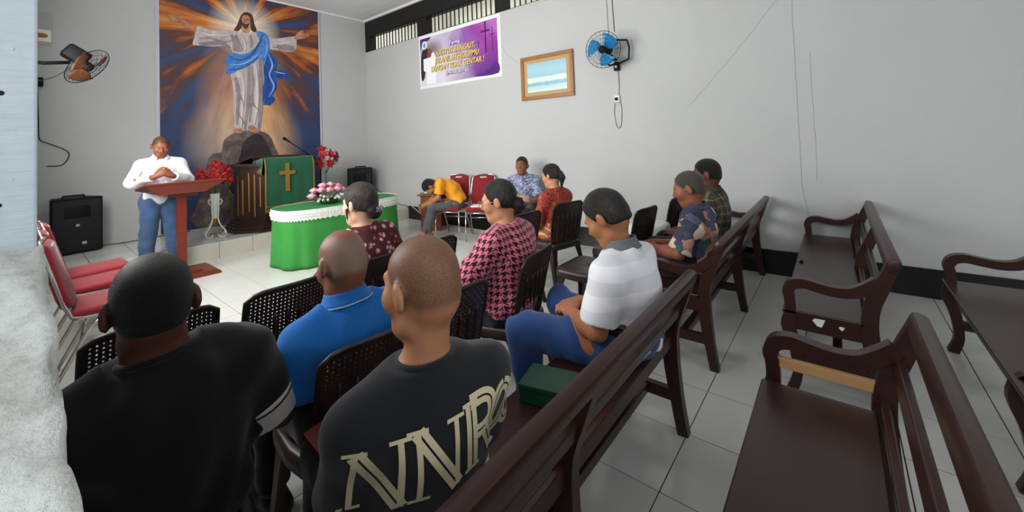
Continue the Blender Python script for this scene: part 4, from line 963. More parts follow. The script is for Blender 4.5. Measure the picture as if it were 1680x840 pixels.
MB().rbox((-.1, -.015, -.07), (.07, 0, .36), .004).build('plate', 'plate_grey', wp); MB().rbox((-.1, -.03, -.03), (.06, -.012, .13), .004).build('card', 'ivory', wp)
MB().lathe([(.001, 0), (.045, 0), (.045, .006), (.001, .006)], n=20, sx=1.2, sy=.7, cap=False).build('oval', 'orange', wp).matrix_local = Matrix.Translation((-.02, -.03, .05)) @ Matrix.Rotation(R(90), 4, 'X')
# ------------------------------------------------------------------ lectern
lc = thing('lectern', 'red-brown wooden lectern with single post in front of the standing man', 'lectern', (1.22, 6.05, 0))
mb = MB()
def quadbox(mb, top, bot):
    A = [mb.bm.verts.new(p) for p in top]; B = [mb.bm.verts.new(p) for p in bot]
    mb.bm.faces.new(A); mb.bm.faces.new(B[::-1])
    for k in range(4): mb.bm.faces.new((A[k], B[k], B[(k+1) % 4], A[(k+1) % 4]))
quadbox(mb, [(-.36, -.22, 1.105), (.38, -.22, 1.105), (.38, .20, 1.035), (-.36, .20, 1.035)], [(-.22, -.17, .99), (.2, -.17, .99), (.2, .15, .985), (-.22, .15, .985)])
mb.build('desk_box', 'lectern', lc)
MB().box((.01, -.01, 1.082), (.77, .45, .022), rotx(-9.5), .004).build('desk_top', 'lectern', lc)
MB().rbox((-.14, -.10, .95), (.14, .10, .99), .004).build('bracket', 'lectern', lc)
MB().rbox((-.042, -.05, .06), (.042, .05, .97), .006).build('post', 'lectern', lc)
mb = MB(); mb.prism([(-.33, 0), (-.33, .025), (-.28, .06), (.28, .06), (.33, .025), (.33, 0)], -.22, .24, 1); mb.build('base', 'lectern', lc)
MB().rbox((-.16, -.15, .055), (.16, .17, .082), .006).build('base_block', 'lectern', lc)

# ------------------------------------------------------------------ pulpit with green cloth
pp = thing('pulpit', 'dark octagonal wooden pulpit with gold strips and stepped mouldings', 'pulpit', (2.62, 7.18, ZP))
def octa(rx, ry, ch): return [(-rx, -ry+ch), (-rx+ch, -ry), (rx-ch, -ry), (rx, -ry+ch), (rx, ry-ch), (rx-ch, ry), (-rx+ch, ry), (-rx, ry-ch)]
def octl(name, z0, z1, rx, ry, ch, m='pulpit'): return MB().prism(octa(rx, ry, ch), z0, z1, 2).build(name, m, pp)
octl('body', .16, .93, .50, .40, .26)
for i, (z0, z1, g) in enumerate(((0, .05, .12), (.05, .09, .095), (.09, .125, .07), (.125, .16, .04))): octl('base_moulding', z0, z1, .50+g, .40+g*.9, .28)
for i, (z0, z1, g) in enumerate(((.93, .955, .02), (.955, .98, .04), (.98, 1.02, .07))): octl('top_moulding', z0, z1, .50+g, .40+g*.9, .28)
fl = ((-.50, -.14), (-.24, -.40))
for k, (q, z0, z1) in enumerate(((.12, .25, .78), (.36, .30, .88), (.58, .22, .86), (.80, .36, .82))):
    x = fl[0][0]+(fl[1][0]-fl[0][0])*q; y = fl[0][1]+(fl[1][1]-fl[0][1])*q
    MB().box((x-.006, y-.006, (z0+z1)/2), (.016, .014, z1-z0), rotz(-45)).build('gold_strip', 'gold', pp)
for x in (-.15, .02): MB().rbox((x-.01, -.408, .24), (x+.01, -.395, .84)).build('gold_strip', 'gold', pp)
for y in (-.05,): MB().rbox((-.508, y-.01, .24), (-.498, y+.01, .84)).build('gold_strip', 'gold', pp)
MB().box((.02, .02, 1.07), (.86, .62, .03), rotx(-9)).build('desk_board', 'pulpit', pp)
# cloth
t = NT('green_velvet'); co = t.coord(); t.base(t.mix(t.noise(co, 8, 4), '0f5638', '0a4029')); t.bump(t.noise(co, 150, 3), .3, .004); t.set(.8, 0, .2, .4); M['green_velvet'] = t.m
ac = thing('altar_cloth', 'dark green altar cloth with gold cross and gold fringe over the pulpit', 'cloth', (2.69, 6.76, 0))
W2 = .36
def clf(u, v):
    x = (u-.5)*2*W2; wv_ = .012*math.sin(u*13)+.007*math.sin(u*29+1)
    if v < .35: q = v/.35; return Vector((x, .40-q*.46, 1.275+.055*q+.003*math.sin(u*9)))
    q = (v-.35)/.65; return Vector((x*(1+.03*q), -.06-.045*min(1, q*6)-wv_*q, 1.33-.76*q-.02*q*(1-abs(2*u-1))+.03*q*(u-.5)))
mb = MB(); mb.grid(clf, 40, 30); cl = mb.build('cloth', 'green_velvet', ac, True, .006)
mb = MB()
for sx in (-1, 1):
    def sf(u, v, sx=sx): 
        return Vector((sx*(W2+.004+.02*v+.008*math.sin(u*14)*v), .36-u*.42, 1.28+.05*u-(.10+.12*u)*v))
    MB_ = MB(); MB_.grid(sf, 16, 6); MB_.build('side_flap', 'green_velvet', ac, True, .005)
    def gf(u, v, sx=sx):
        a = sf(u, 1); return a+Vector((sx*.004, 0, -.05*v))
    MB_ = MB(); MB_.grid(gf, 16, 3); MB_.build('gold_fringe', 'gold', ac, True, .006)
fg = MB()
for k in range(70):
    u = (k+.5)/70; p = clf(u, 1); fg.tube([p+Vector((0, -.004, .004)), p+Vector((random.uniform(-.003, .003), -.006, -.045))], .0042, 5)
fo = fg.build('gold_fringe', 'gold', ac); fo['kind'] = 'stuff'
for u in (.012, .988): 
    MB().tube([clf(u, v)+Vector((0, -.007, 0)) for v in np.linspace(.37, .99, 18)], .010, 6).build('gold_edge', 'gold', ac)
MB().tube([clf(u, .965)+Vector((0, -.006, 0)) for u in np.linspace(.01, .99, 24)], .007, 6).build('gold_edge', 'gold', ac)
cx_ = 2.635-2.69; mb = MB(); mb.rbox((cx_-.028, -.135, .80), (cx_+.028, -.116, 1.235)); mb.build('gold_cross_post', 'gold', ac); MB().rbox((cx_-.112, -.1345, 1.06), (cx_+.112, -.116, 1.115)).build('gold_cross_arm', 'gold', ac)

# ------------------------------------------------------------------ microphone stand
mc = thing('microphone_stand', 'thin black microphone stand leaning up beside the pulpit', 'microphone', (3.30, 6.95, ZP))
MB().tube([(0, 0, .02), (0, 0, 1.0)], .010, 8).build('pole', 'black_plastic', mc, True)
MB().tube([(.05, 0, .93), (-.2, -.06, 1.10), (-.55, -.13, 1.335)], .008, 8).build('boom', 'black_plastic', mc, True)
MB().tube([(-.545, -.13, 1.33), (-.62, -.145, 1.38)], [.012, .02], 10).sph((-.635, -.148, 1.39), .027).build('microphone', 'black_plastic', mc, True)
MB().box((0, 0, 1.0), (.05, .05, .06), None, .01).build('clamp', 'black_plastic', mc, True)
for k in range(3):
    a = 2*math.pi*k/3+.4; MB().tube([(0, 0, .1), (.22*math.cos(a), .22*math.sin(a), .008)], .008, 6).build('foot', 'black_plastic', mc, True)

# ------------------------------------------------------------------ communion table
t = NT('green_table_cloth'); co = t.coord(); t.base(t.mix(t.noise(co, 5, 4), '3c8f3f', '2f7a35')); t.bump(t.math('ADD', t.noise(co, 240, 2), t.noise(co, 9, 3)), .25, .006); t.set(.8, 0, .25); M['green_cloth'] = t.m
M['green_top'] = mat('green_table_top', '2f7740', .7, 0, .15, 6)
ct = thing('communion_table', 'oval table under a bright green cloth with white lace edge', 'table', (2.80, 5.38, 0))
RX, RY, ZT = .80, .40, .70
def oval(a, e=.62): c, s_ = math.cos(a), math.sin(a); return math.copysign(abs(c)**e, c), math.copysign(abs(s_)**e, s_)
mb = MB()
def cf(u, v):
    a = 2*math.pi*u; c, s_ = oval(a); pl = .018*math.sin(a*11)+.012*math.sin(a*17+1); k = 1+.02*v+pl*v*.9
    return (c*RX*k, s_*RY*(k+.02*v), ZT-.002-(ZT-.012)*v)
mb.grid(cf, 120, 14, True); mb.build('cloth_skirt', 'green_cloth', ct, True, .004)
MB().prism([(oval(2*math.pi*k/64)[0]*RX*1.004, oval(2*math.pi*k/64)[1]*RY*1.004) for k in range(64)], ZT-.012, ZT+.004, 2).build('cloth_top', 'green_top', ct)
t = NT('white_lace'); co = t.coord(); t.base(t.mix(t.noise(co, 60, 2), 'e9ece6', 'd4dbd0')); t.bump(t.noise(co, 180, 3), .8, .006); t.set(.8); M['lace'] = t.m
mb = MB(); NL = 160
def lf(u, v):
    a = 2*math.pi*u; c, s_ = oval(a); zz = .115+.018*(abs((u*NL/2) % 1-.5)*2)
    return (c*RX*1.022, s_*RY*1.03, ZT+.008-zz*v)
mb.grid(lf, NL*2, 4, True); mb.build('lace_band', 'lace', ct, False, .004)
for z in (.63, .66): 
    mb = MB()
    for k in range(150):
        c, s_ = oval(2*math.pi*k/150); mb.box((c*RX*1.028, s_*RY*1.036, z), (.014, .014, .011))
    o = mb.build('lace_beading', 'lace', ct); o['kind'] = 'stuff'

# ------------------------------------------------------------------ flowers
M['leaf'] = mat('green_leaf', '2c5a2c', .5, 0, .4, 20); M['leaf_dark'] = mat('dark_leaf', '1d3a22', .5, 0, .3, 20); M['bract'] = mat('red_bract', 'a81420', .55, 0, .35, 14); M['pink'] = mat('pink_petal', 'eba5b8', .55, 0, .25, 20); M['white_petal'] = mat('white_petal', 'ecebe0', .6); M['stem'] = mat('green_stem', '3d5a30', .6)
def leaf_mesh(mb, base, d, up, L, W):
    d = Vector(d).normalized(); up = Vector(up); s_ = d.cross(up); s_ = s_.normalized() if s_.length > 1e-5 else d.orthogonal().normalized(); n = s_.cross(d); base = Vector(base)
    P = []
    for q, w_, b in ((0, .08, 0), (.3, .9, .06), (.6, .8, .05), (.85, .35, -.02), (1, .02, -.1)):
        c = base+d*L*q+n*L*b; P.append((mb.bm.verts.new(c-s_*W*w_/2), mb.bm.verts.new(c-n*W*.12*w_), mb.bm.verts.new(c+s_*W*w_/2)))
    for A, B in zip(P, P[1:]):
        mb.bm.faces.new((A[0], A[1], B[1], B[0])); mb.bm.faces.new((A[1], A[2], B[2], B[1]))
def poinsettia(label, loc, spots, stem_to, seed):
    rs = random.Random(seed); root = thing('red_flower_bouquet', label, 'flowers', loc)
    for (x, y, z) in spots:
        f = MB(); nrm = Vector((x-.0, y-.12, z*.6+.05)).normalized(); o1 = nrm.orthogonal().normalized(); o2 = nrm.cross(o1)
        for ring, (cnt, L, tilt) in enumerate(((7, .10, .25), (5, .065, .7))):
            for k in range(cnt):
                a = 2*math.pi*k/cnt+rs.random()*.5; d = o1*math.cos(a)+o2*math.sin(a)+nrm*tilt; leaf_mesh(f, (x, y, z), d, nrm, L*rs.uniform(.85, 1.15), .055)
        fo = f.build('blossom', 'bract', root, True, .0015)
        MB().sph(Vector((x, y, z))+nrm*.02, .013, 8, 6).build('flower_centre', 'gold', fo)
        MB().tube([(0, 0, -.25), (x*.4, y*.4, z-.16), (x, y, z)], .004, 5).build('stem', 'stem', root)
    for k in range(16):
        a = rs.random()*6.28; e = rs.uniform(-.5, .35); r = .06; mb = MB(); d = (math.cos(a), math.sin(a), e); leaf_mesh(mb, (d[0]*r, d[1]*r, -.05+rs.uniform(-.06, .06)), d, (0, 0, 1), rs.uniform(.10, .17), .06); mb.build('leaf', 'leaf_dark', root, True, .0015)
    MB().tube([(0, 0, -.2), (0, 0, stem_to)], .008, 6).build('main_stem', 'stem', root)
    return root
poinsettia('bouquet of red poinsettias on the white wire stand behind the lectern', (1.80, 7.02, 1.12), [(-.13, -.06, -.02), (-.05, -.12, .03), (.06, -.1, .0), (.0, -.04, .12), (.13, -.06, .06), (-.02, -.15, -.06), (.14, -.1, -.07), (.05, .02, .14), (-.16, .02, .03)], -.33, 1)
poinsettia('tall red poinsettias behind the roses right of the pulpit', (3.36, 6.9, 1.26), [(-.08, -.08, .06), (.05, -.08, .07), (.14, -.05, -.01), (.02, -.1, -.08), (-.12, -.06, -.09), (-.05, .02, .16), (.18, -.03, .05)], -.8, 2)
# white wire plant stand
ps = thing('plant_stand', 'white bent wire plant stand with cone vase on the platform', 'stand', (1.80, 7.02, ZP))
for k in range(4):
    a = math.pi/2*k+.6; c, s_ = math.cos(a), math.sin(a)
    MB().tube([(c*r, s_*r, z) for r, z in [tuple(q) for q in crom([(.055, .62), (.055, .40), (.045, .26), (.09, .16), (.155, .09), (.165, .035), (.125, .008), (.06, .012), (.045, .05)], 4)]], .0085, 7).build('wire_leg', 'white_paint', ps, True)
    pts = [tuple(q) for q in crom([(.05, .45), (.085, .47), (.11, .51), (.085, .545), (.06, .52)], 4)]
    MB().tube([(c*r, s_*r, z) for r, z in pts], .006, 6).build('scroll', 'white_paint', ps, True)
MB().lathe([(.02, .26), (.03, .3), (.055, .56), (.062, .62), (.055, .62), (.045, .56)], n=20, cap=False).build('cone_vase', 'white_paint', ps, True)
MB().lathe([(.012, .18), (.02, .2), (.022, .26), (.012, .28)], n=12).build('finial', 'gold', ps, True)
MB().tube([(.05*math.cos(a), .05*math.sin(a), .05) for a in np.linspace(0, 6.283, 20, endpoint=False)], .007, 6, True).build('base_ring', 'gold', ps, True)
# roses on the table
rs_ = random.Random(4); ra = thing('rose_arrangement', 'low arrangement of pink roses and small white flowers on green table', 'flowers', (2.64, 5.34, ZT+.004))
MB().lathe([(.09, 0), (.12, .03), (.11, .06), (.09, .06)], n=20).build('bowl', 'leaf_dark', ra, True)
for (x, y, z) in ((-.24, -.02, .11), (-.13, -.05, .18), (-.03, -.07, .17), (.09, -.05, .17), (.18, -.02, .15), (-.07, .03, .23), (.04, .04, .23), (.14, .05, .20), (-.17, .06, .17)):
    mb = MB()
    for ring, (cnt, r, h) in enumerate(((5, .056, .045), (4, .040, .058), (3, .021, .066))):
        for k in range(cnt):
            a0 = 2*math.pi*k/cnt+ring*.5+x*9
            def pf(u, v, a0=a0, r=r, h=h, cnt=cnt):
                a = a0+(u-.5)*2*math.pi/cnt*1.5; rr_ = r*(.45+.65*v-.12*v*v*(1-abs(2*u-1))); return (x+rr_*math.cos(a), y+rr_*math.sin(a), z-.02+h*v*(1.1-.25*abs(2*u-1)))
            mb.grid(pf, 5, 4)
    mb.build('rose', 'pink', ra, True, .001)
    MB().tube([(x*.3, y*.3, .03), (x*.8, y*.8, z*.6), (x, y, z-.01)], .004, 5).build('stem', 'stem', ra)
for k in range(22):
    a = rs_.random()*6.28; r = rs_.uniform(.1, .19); mb = MB(); c = (r*math.cos(a), r*.8*math.sin(a), rs_.uniform(.05, .12))
    for q in range(5): b = q*1.257; mb.sph((c[0]+.011*math.cos(b), c[1]-.004, c[2]+.011*math.sin(b)), (.009, .005, .009), 6, 4)
    mb.build('white_flower', 'white_petal', ra, True)
for k in range(18):
    a = rs_.random()*6.28; mb = MB(); leaf_mesh(mb, (.08*math.cos(a), .08*math.sin(a), .05), (math.cos(a), math.sin(a), rs_.uniform(-.1, .5)), (0, 0, 1), rs_.uniform(.1, .15), .05); mb.build('leaf', 'leaf', ra, True, .001)
bq = thing('wrapped_stems', 'bundle of wrapped green stems lying on the table beside the roses', 'flowers', (3.0, 5.2, ZT+.02))
MB().tube([(-.16, 0, .01), (.10, .05, .012)], .022, 8).build('wrapping', 'desk', bq, True)
for k in range(6):
    mb = MB(); leaf_mesh(mb, (.08, .04, .0), (1, .3+.4*math.sin(k*2), .25*math.cos(k*3)), (0, 0, 1), .16, .035); mb.build('leaf', 'leaf', bq, True, .001)

# ------------------------------------------------------------------ loudspeakers
def speaker(label, loc, rz, w_, d_, h_, marks):
    root = thing('loudspeaker', label, 'loudspeaker', loc, rz)
    mb = MB(); mb.prism([(-w_/2, -d_/2+.02), (-w_/2+.03, -d_/2), (w_/2-.03, -d_/2), (w_/2, -d_/2+.02), (w_*.36, d_/2), (-w_*.36, d_/2)], 0, h_, 2)
    mb.build('cabinet', 'black_plastic', root)
    MB().box((0, -d_/2-.006, h_*.5), (w_*.92, .016, h_*.94), None, .007).build('grille', 'dark_grille', root, True)
    MB().tube([(-w_*.22, 0, h_), (-w_*.2, 0, h_+.025), (w_*.2, 0, h_+.025), (w_*.22, 0, h_)], .012, 6).build('handle', 'black_plastic', root, True)
    MB().box((0, -d_/2-.012, h_*.75), (w_*.5, .01, h_*.22), None, .004).build('horn_panel', 'black_plastic', root, True)
    for (x, z, s_) in marks: MB().box((x, -d_/2-.0155, z), (s_, .004, s_*.8)).build('badge', 'plate_grey', root)
    for sx in (-1, 1): MB().box((sx*w_*.35, 0, -.0), (.05, d_*.7, .02)).build('foot', 'black_plastic', root)
    return root
speaker('large black loudspeaker on the platform at the far left', (.46, 7.72, ZP+.01), R(8), .47, .34, .69, [(-.0, .35, .034), (.06, .12, .042)])
speaker('black loudspeaker in the back corner behind the floral blouse woman', (4.50, 7.74, ZP+.01), R(-35), .48, .34, .76, [])

# ------------------------------------------------------------------ small desk beside the yellow shirt
dk = thing('side_desk', 'small reddish-brown wooden side desk beside the man in the yellow shirt', 'desk', (4.50, 5.42, 0), R(35))
MB().box((-.02, 0, .60), (.52, .42, .024), None, .004).build('top', 'desk', dk)
for x in (-.20, .20): MB().rbox((x-.011, -.17, 0), (x+.011, .17, .588)).build('side_panel', 'desk', dk)
MB().rbox((-.19, .10, .25), (.19, .12, .56)).build('modesty_panel', 'desk', dk)
def book(name, label, loc, rz, d, m, cat='book', tilt=0):
    root = thing(name, label, cat, loc, R(rz)); w_, l_, h_ = d
    MB().rbox((-w_/2, -l_/2, 0), (w_/2, l_/2, .003), .001).build('cover', m, root); MB().rbox((-w_/2, -l_/2, h_-.003), (w_/2, l_/2, h_), .001).build('cover', m, root)
    MB().rbox((-w_/2+.002, -l_/2+.004, .003), (w_/2-.004, l_/2-.004, h_-.003)).build('pages', 'paper', root); MB().rbox((-w_/2-.002, -l_/2, 0), (-w_/2+.002, l_/2, h_)).build('spine', m, root)
    root.rotation_euler.x = R(tilt); return root
def sheet(label, loc, rz, w_, l_, cat='paper', tilt=(0, 0)):
    mb = MB(); mb.grid(lambda u, v: ((u-.5)*w_, (v-.5)*l_, .004+.012*abs(u-.5)**2*4+.004*math.sin(v*7)), 9, 7); o = mb.build('paper_sheet', 'paper', None, True, .0015); o.location = loc; o.rotation_euler = (R(tilt[0]), R(tilt[1]), R(rz)); tag(o, label, cat)
sheet('white open papers lying on the small side desk', (4.40, 5.34, .614), 40, .22, .28)
book('thin_book', 'thin white book lying on the empty red chair', (4.34, 4.18, .487), 30, (.17, .24, .02), 'paper')
M['green_box'] = mat('dark_green_cover', '14402f', .45, 0, .2, 12)
bx = thing('green_box', 'dark green box lying on the pew behind the white polo man', 'box', (1.32, .925, .452), R(14))
MB().rbox((-.075, -.10, 0), (.075, .10, .05), .003).build('box_body', 'green_box', bx); MB().rbox((-.078, -.103, .05), (.078, .103, .072), .004).build('lid', 'green_box', bx)
M['maroon_cover'] = mat('maroon_book_cover', '5c1218', .4)
# plastic-covered round table
rt = thing('round_table', 'small round brown table under a clear plastic sheet between two chairs', 'table', (3.95, 1.52, 0))
MB().lathe([(.001, .56), (.20, .56), (.21, .575), (.20, .59), (.001, .59)], n=32, cap=False).build('table_top', 'brown_plastic', rt, True)
for k in range(4):
    a = math.pi/4+math.pi/2*k; MB().tube([(.13*math.cos(a), .13*math.sin(a), .56), (.17*math.cos(a), .17*math.sin(a), 0)], [.03, .02], 8).build('leg', 'brown_plastic', rt, True)
t = NT('clear_plastic_sheet'); co = t.coord(); t.base('d9dbd8'); t.set(.25, 0, .5); t.p.inputs['Alpha'].default_value = .82; t.bump(t.noise(co, 18, 4), .5, .01); M['plastic_sheet'] = t.m
mb = MB()
def sf(u, v):
    a = 2*math.pi*u; r = .22*min(1, v*1.7)+.025*max(0, v-.6)*(1+.6*math.sin(a*9)); return (r*math.cos(a), r*math.sin(a), .598-max(0, v-.58)*(.24+.05*math.sin(a*5))+.003*math.sin(a*6)*v)
mb.grid(sf, 72, 12, True); mb.build('plastic_cover', 'plastic_sheet', rt, True)
# cables
def cable(label, pts, r, m): o = MB().tube([tuple(q) for q in crom(pts, 6)], r, 6).build('cable', m, None, True); tag(o, label, 'cable')
cable('black cable from the corner loudspeaker along the right wall', [(4.62, 7.6, .62), (4.78, 7.2, .40), (4.80, 6.9, .27), (4.80, 6.62, .25), (4.79, 6.52, .18), (4.78, 6.46, .012)], .006, 'cable')
cable('pale cable running along the skirting behind the red chairs', [(4.80, 6.5, .28), (4.79, 6.1, .12), (4.78, 5.6, .02), (4.72, 4.8, .012), (4.76, 4.0, .012), (4.75, 3.0, .012)], .007, 'cablew')
cable('black cable on the platform beside the large loudspeaker', [(.66, 7.86, ZP+.012), (.95, 7.8, ZP+.008), (1.3, 7.86, ZP+.008), (1.7, 7.9, ZP+.008)], .006, 'cable')
# ------------------------------------------------------------------ clothing materials
def cloth(name, a, var=.2, rough=.85, bs=300, sheen=.15, vs=6):
    t = NT(name); co = t.coord(); L = lin(a); t.base(t.mix(t.noise(co, vs, 4, .6), L, tuple(x*(1-var) for x in L))); t.bump(t.math('ADD', t.noise(co, bs, 2), t.math('MULTIPLY', t.noise(co, 16, 3), 1.2)), .22, .006); t.set(rough, 0, .25, sheen); return t.m
M['white_shirt'] = cloth('white_cotton', 'd6d6da', .05); M['jeans'] = cloth('blue_denim', '4a6690', .65, bs=400, vs=9); M['jeans2'] = cloth('bright_blue_denim', '27477f', .3, bs=400)
M['yellow'] = cloth('yellow_tshirt', 'f0a01e', .12); M['grey_jeans'] = cloth('grey_denim', '55585c', .35); M['black_t'] = cloth('black_cotton', '0d0f12', .25); M['black_t2'] = cloth('faded_black_cotton', '1c1f25', .2)
M['black_pants'] = cloth('black_trousers', '101114', .2); M['navy_pants'] = cloth('navy_trousers', '161a2a', .2); M['blue_polo'] = cloth('blue_polo_cotton', '1466b4', .12); M['light_blue'] = cloth('light_blue_edge', '8fb4d8', .05)
M['cuff_grey'] = cloth('pale_grey_cuff', 'cfcbc4', .1); M['dark_grey_collar'] = cloth('grey_collar', '60666a', .15); M['brown_shoe'] = mat('brown_shoe', '3a2119', .5); M['black_shoe'] = mat('black_shoe', '101011', .5)
def uvsplit(t):
    s = t.add('ShaderNodeSeparateXYZ'); t.lk(t.uv(), s.inputs[0]); return s.outputs[0], s.outputs[1]
# houndstooth
t = NT('pink_houndstooth'); u, v = uvsplit(t); Sx = 1/.0365
def fr_(x): return t.math('FRACT', x)
us, vs = t.math('MULTIPLY', u, Sx), t.math('MULTIPLY', v, Sx)
wa = t.math('LESS_THAN', fr_(us), .5); we = t.math('LESS_THAN', fr_(vs), .5)
tw = t.math('LESS_THAN', fr_(t.math('MULTIPLY', t.math('ADD', us, vs), 2)), .5)
sel = t.math('ADD', t.math('MULTIPLY', tw, wa), t.math('MULTIPLY', t.math('SUBTRACT', 1, tw), we))
t.base(t.mix(sel, 'd9748c', '2a1016')); t.set(.85, 0, .2, .2); t.bump(t.noise(t.coord(), 200, 3), .3, .004); M['hound'] = t.m
# plaid
t = NT('olive_plaid'); u, v = uvsplit(t)
def band(x, per, w_, o=0): return t.math('LESS_THAN', t.math('FRACT', t.math('ADD', t.math('MULTIPLY', x, 1/per), o)), w_)
c = t.mix(t.math('MULTIPLY', band(u, .06, .45), .6), '4d4a3a', '22231d'); c = t.mix(t.math('MULTIPLY', band(v, .06, .45), .6), c, '22231d')
c = t.mix(t.math('MULTIPLY', band(u, .06, .05, .4), .7), c, '9a9078'); c = t.mix(t.math('MULTIPLY', band(v, .06, .05, .4), .7), c, '9a9078'); c = t.mix(t.math('MULTIPLY', band(v, .06, .04, .7), .6), c, '8a4a36')
t.base(c); t.set(.85); M['plaid'] = t.m
# patchwork
t = NT('patchwork_print'); vo = t.add('ShaderNodeTexVoronoi', distance='CHEBYCHEV'); vo.inputs['Scale'].default_value = 15; t.lk(t.mapping(t.coord(), (1, 1, 1), (.3, .2, .6)), vo.inputs[0])
sp = t.add('ShaderNodeSeparateColor'); t.lk(vo.outputs['Color'], sp.inputs[0])
c = t.ramp(sp.outputs[0], [(0, '2b2f45'), (.22, '3c4058'), (.38, 'b98d77'), (.52, 'd8c3b0'), (.62, '2e5a5c'), (.7, '4a4d66'), (.84, 'a7705a'), (.92, '1f2333')], 'CONSTANT')
t.base(t.mix(t.math('MULTIPLY', t.noise(t.coord(), 60, 3), .4), c, '2a2c3a')); t.set(.8); M['patch'] = t.m
# blue and white batik
t = NT('blue_batik'); vo = t.add('ShaderNodeTexVoronoi', feature='DISTANCE_TO_EDGE'); vo.inputs['Scale'].default_value = 45; nz = t.noise(t.coord(), 30, 3, .6, 1.5)
t.lk(t.mapping(t.coord(), (1, 1, 1), (.2, .3, .1)), vo.inputs[0])
c = t.ramp(nz, [(.0, '1f2b55'), (.50, '26356a'), (.53, 'b4bcd2'), (.57, 'c9cfdc'), (.60, '26356a')]); t.base(t.mix(t.math('LESS_THAN', vo.outputs[0], .03), c, 'b7c0d6')); t.set(.8); M['batik_blue'] = t.m
# maroon floral
t = NT('maroon_floral'); vo = t.add('ShaderNodeTexVoronoi'); vo.inputs['Scale'].default_value = 24; t.lk(t.coord(), vo.inputs[0]); nz = t.noise(t.coord(), 38, 4, .6, .8)
fl_ = t.math('ADD', vo.outputs[0], t.math('MULTIPLY', t.math('SUBTRACT', nz, .5), .75))
t.base(t.ramp(fl_, [(.18, 'd8b6ae'), (.30, 'b4837f'), (.36, '7d3a3f'), (.42, '4c121b'), (1, '3c0c15')])); t.set(.75); M['floral'] = t.m
# red batik with gold
t = NT('red_gold_batik'); sp = t.add('ShaderNodeSeparateXYZ'); t.lk(t.coord(), sp.inputs[0]); nz = t.noise(t.coord(), 14, 3, .6, 2.2)
gold_ = t.math('LESS_THAN', t.math('ABSOLUTE', t.math('SUBTRACT', nz, .5)), .022); lowk = t.math('LESS_THAN', sp.outputs[2], .60)
c = t.mix(t.math('MULTIPLY', gold_, .75), t.mix(t.noise(t.coord(), 7, 3), '941424', '7a0f1c'), 'b07a3a')
zig = t.math('FRACT', t.math('ADD', t.math('MULTIPLY', sp.outputs[2], 14), t.math('MULTIPLY', t.math('PINGPONG', t.math('MULTIPLY', sp.outputs[0], 1), .035), 22)))
c2 = t.mix(t.math('LESS_THAN', zig, .25), t.mix(t.math('LESS_THAN', nz, .47), 'a8452f', 'b98a4a'), 'd9b98a')
t.base(t.mix(t.math('MULTIPLY', lowk, .85), c, c2)); t.set(.75); M['batik_red'] = t.m
# white polo with pale grey bands
t = NT('white_banded_cotton'); sp = t.add('ShaderNodeSeparateXYZ'); t.lk(t.coord(), sp.inputs[0])
b1 = t.math('LESS_THAN', t.math('FRACT', t.math('MULTIPLY', sp.outputs[2], 1/.115)), .5)
t.base(t.mix(b1, 'dedee3', 'ced1d8')); t.bump(t.math('ADD', t.noise(t.coord(), 300, 2), t.noise(t.coord(), 14, 3)), .2, .006); t.set(.85, 0, .2, .1); M['white_band'] = t.m

SK = {k: skin_mat('skin_'+k, c) for k, c in dict(deep='5c3729', brown='86533b', mid='a06a48', tan='bd8866', light='cfa68b').items()}
SK['bald'] = skin_mat('skin_bald', '7d503c', '8d8478'); SK['shaved'] = skin_mat('skin_shaved', 'b98361', '352d29')
short = dict(m='hair_short', th=.007)
def sit(top, pel=(0, 0, .53), lean=0., hx=0, hfwd=.03, neck=.16, **k):
    """seated pose whose head top comes to the given height"""
    hz = top-.118; nz = hz-neck; d = dict(pel=pel, ch=(pel[0]+hx*.4, pel[1]-.035+lean*.5, pel[2]+(nz-pel[2])*.62), nk=(pel[0]+hx*.8, pel[1]-.03+lean, nz), hd=(pel[0]+hx, pel[1]-.03+lean+hfwd, hz),
        elL=(pel[0]-.235, pel[1]+.03+lean*.5, nz-.30), elR=(pel[0]+.235, pel[1]+.03+lean*.5, nz-.30), wrL=(pel[0]-.10, pel[1]+.25, .62), wrR=(pel[0]+.10, pel[1]+.25, .62),
        knL=(pel[0]-.13, pel[1]+.42, .50), knR=(pel[0]+.13, pel[1]+.42, .50), anL=(pel[0]-.13, pel[1]+.40, .08), anR=(pel[0]+.13, pel[1]+.40, .08))
    d.update(k); return d
# 1 standing man behind the lectern
person('man in white shirt and jeans standing behind the lectern with clasped hands', (1.10, 6.43), 176,
    dict(pel=(0, 0, .90), ch=(0, -.015, 1.18), nk=(0, 0, 1.385), hd=(0, .045, 1.545), hrot=(22, 0, 0), shw=.185, bw=1.08, bd=1.15, belly=1.2,
         elL=(-.27, .03, 1.12), elR=(.27, .03, 1.12), wrL=(-.075, .25, 1.19), wrR=(.075, .25, 1.19), knL=(-.115, .01, .49), knR=(.12, .02, .49), anL=(-.13, -.02, .08), anR=(.14, .0, .08),
         handL=((.75, .35, .45), (-.4, .9, .0), 1, (30, 45, 35)), handR=((-.75, .35, .45), (.4, .9, .0), -1, (30, 45, 35))),
    dict(skin=SK['brown'], stub='full', stubk=.9, hair=None, shirt=dict(m='white_shirt', sleeve=1.85, ease=.016, sl_ease=.012, hem=.08, wr=.007, wf=26, collar=dict(m='white_shirt', gap=.9, stand=1, out=.045, h=.05)), pants=dict(m='jeans', ease=.02, wr=.006, len=.97), shoe='black_shoe'), .009)
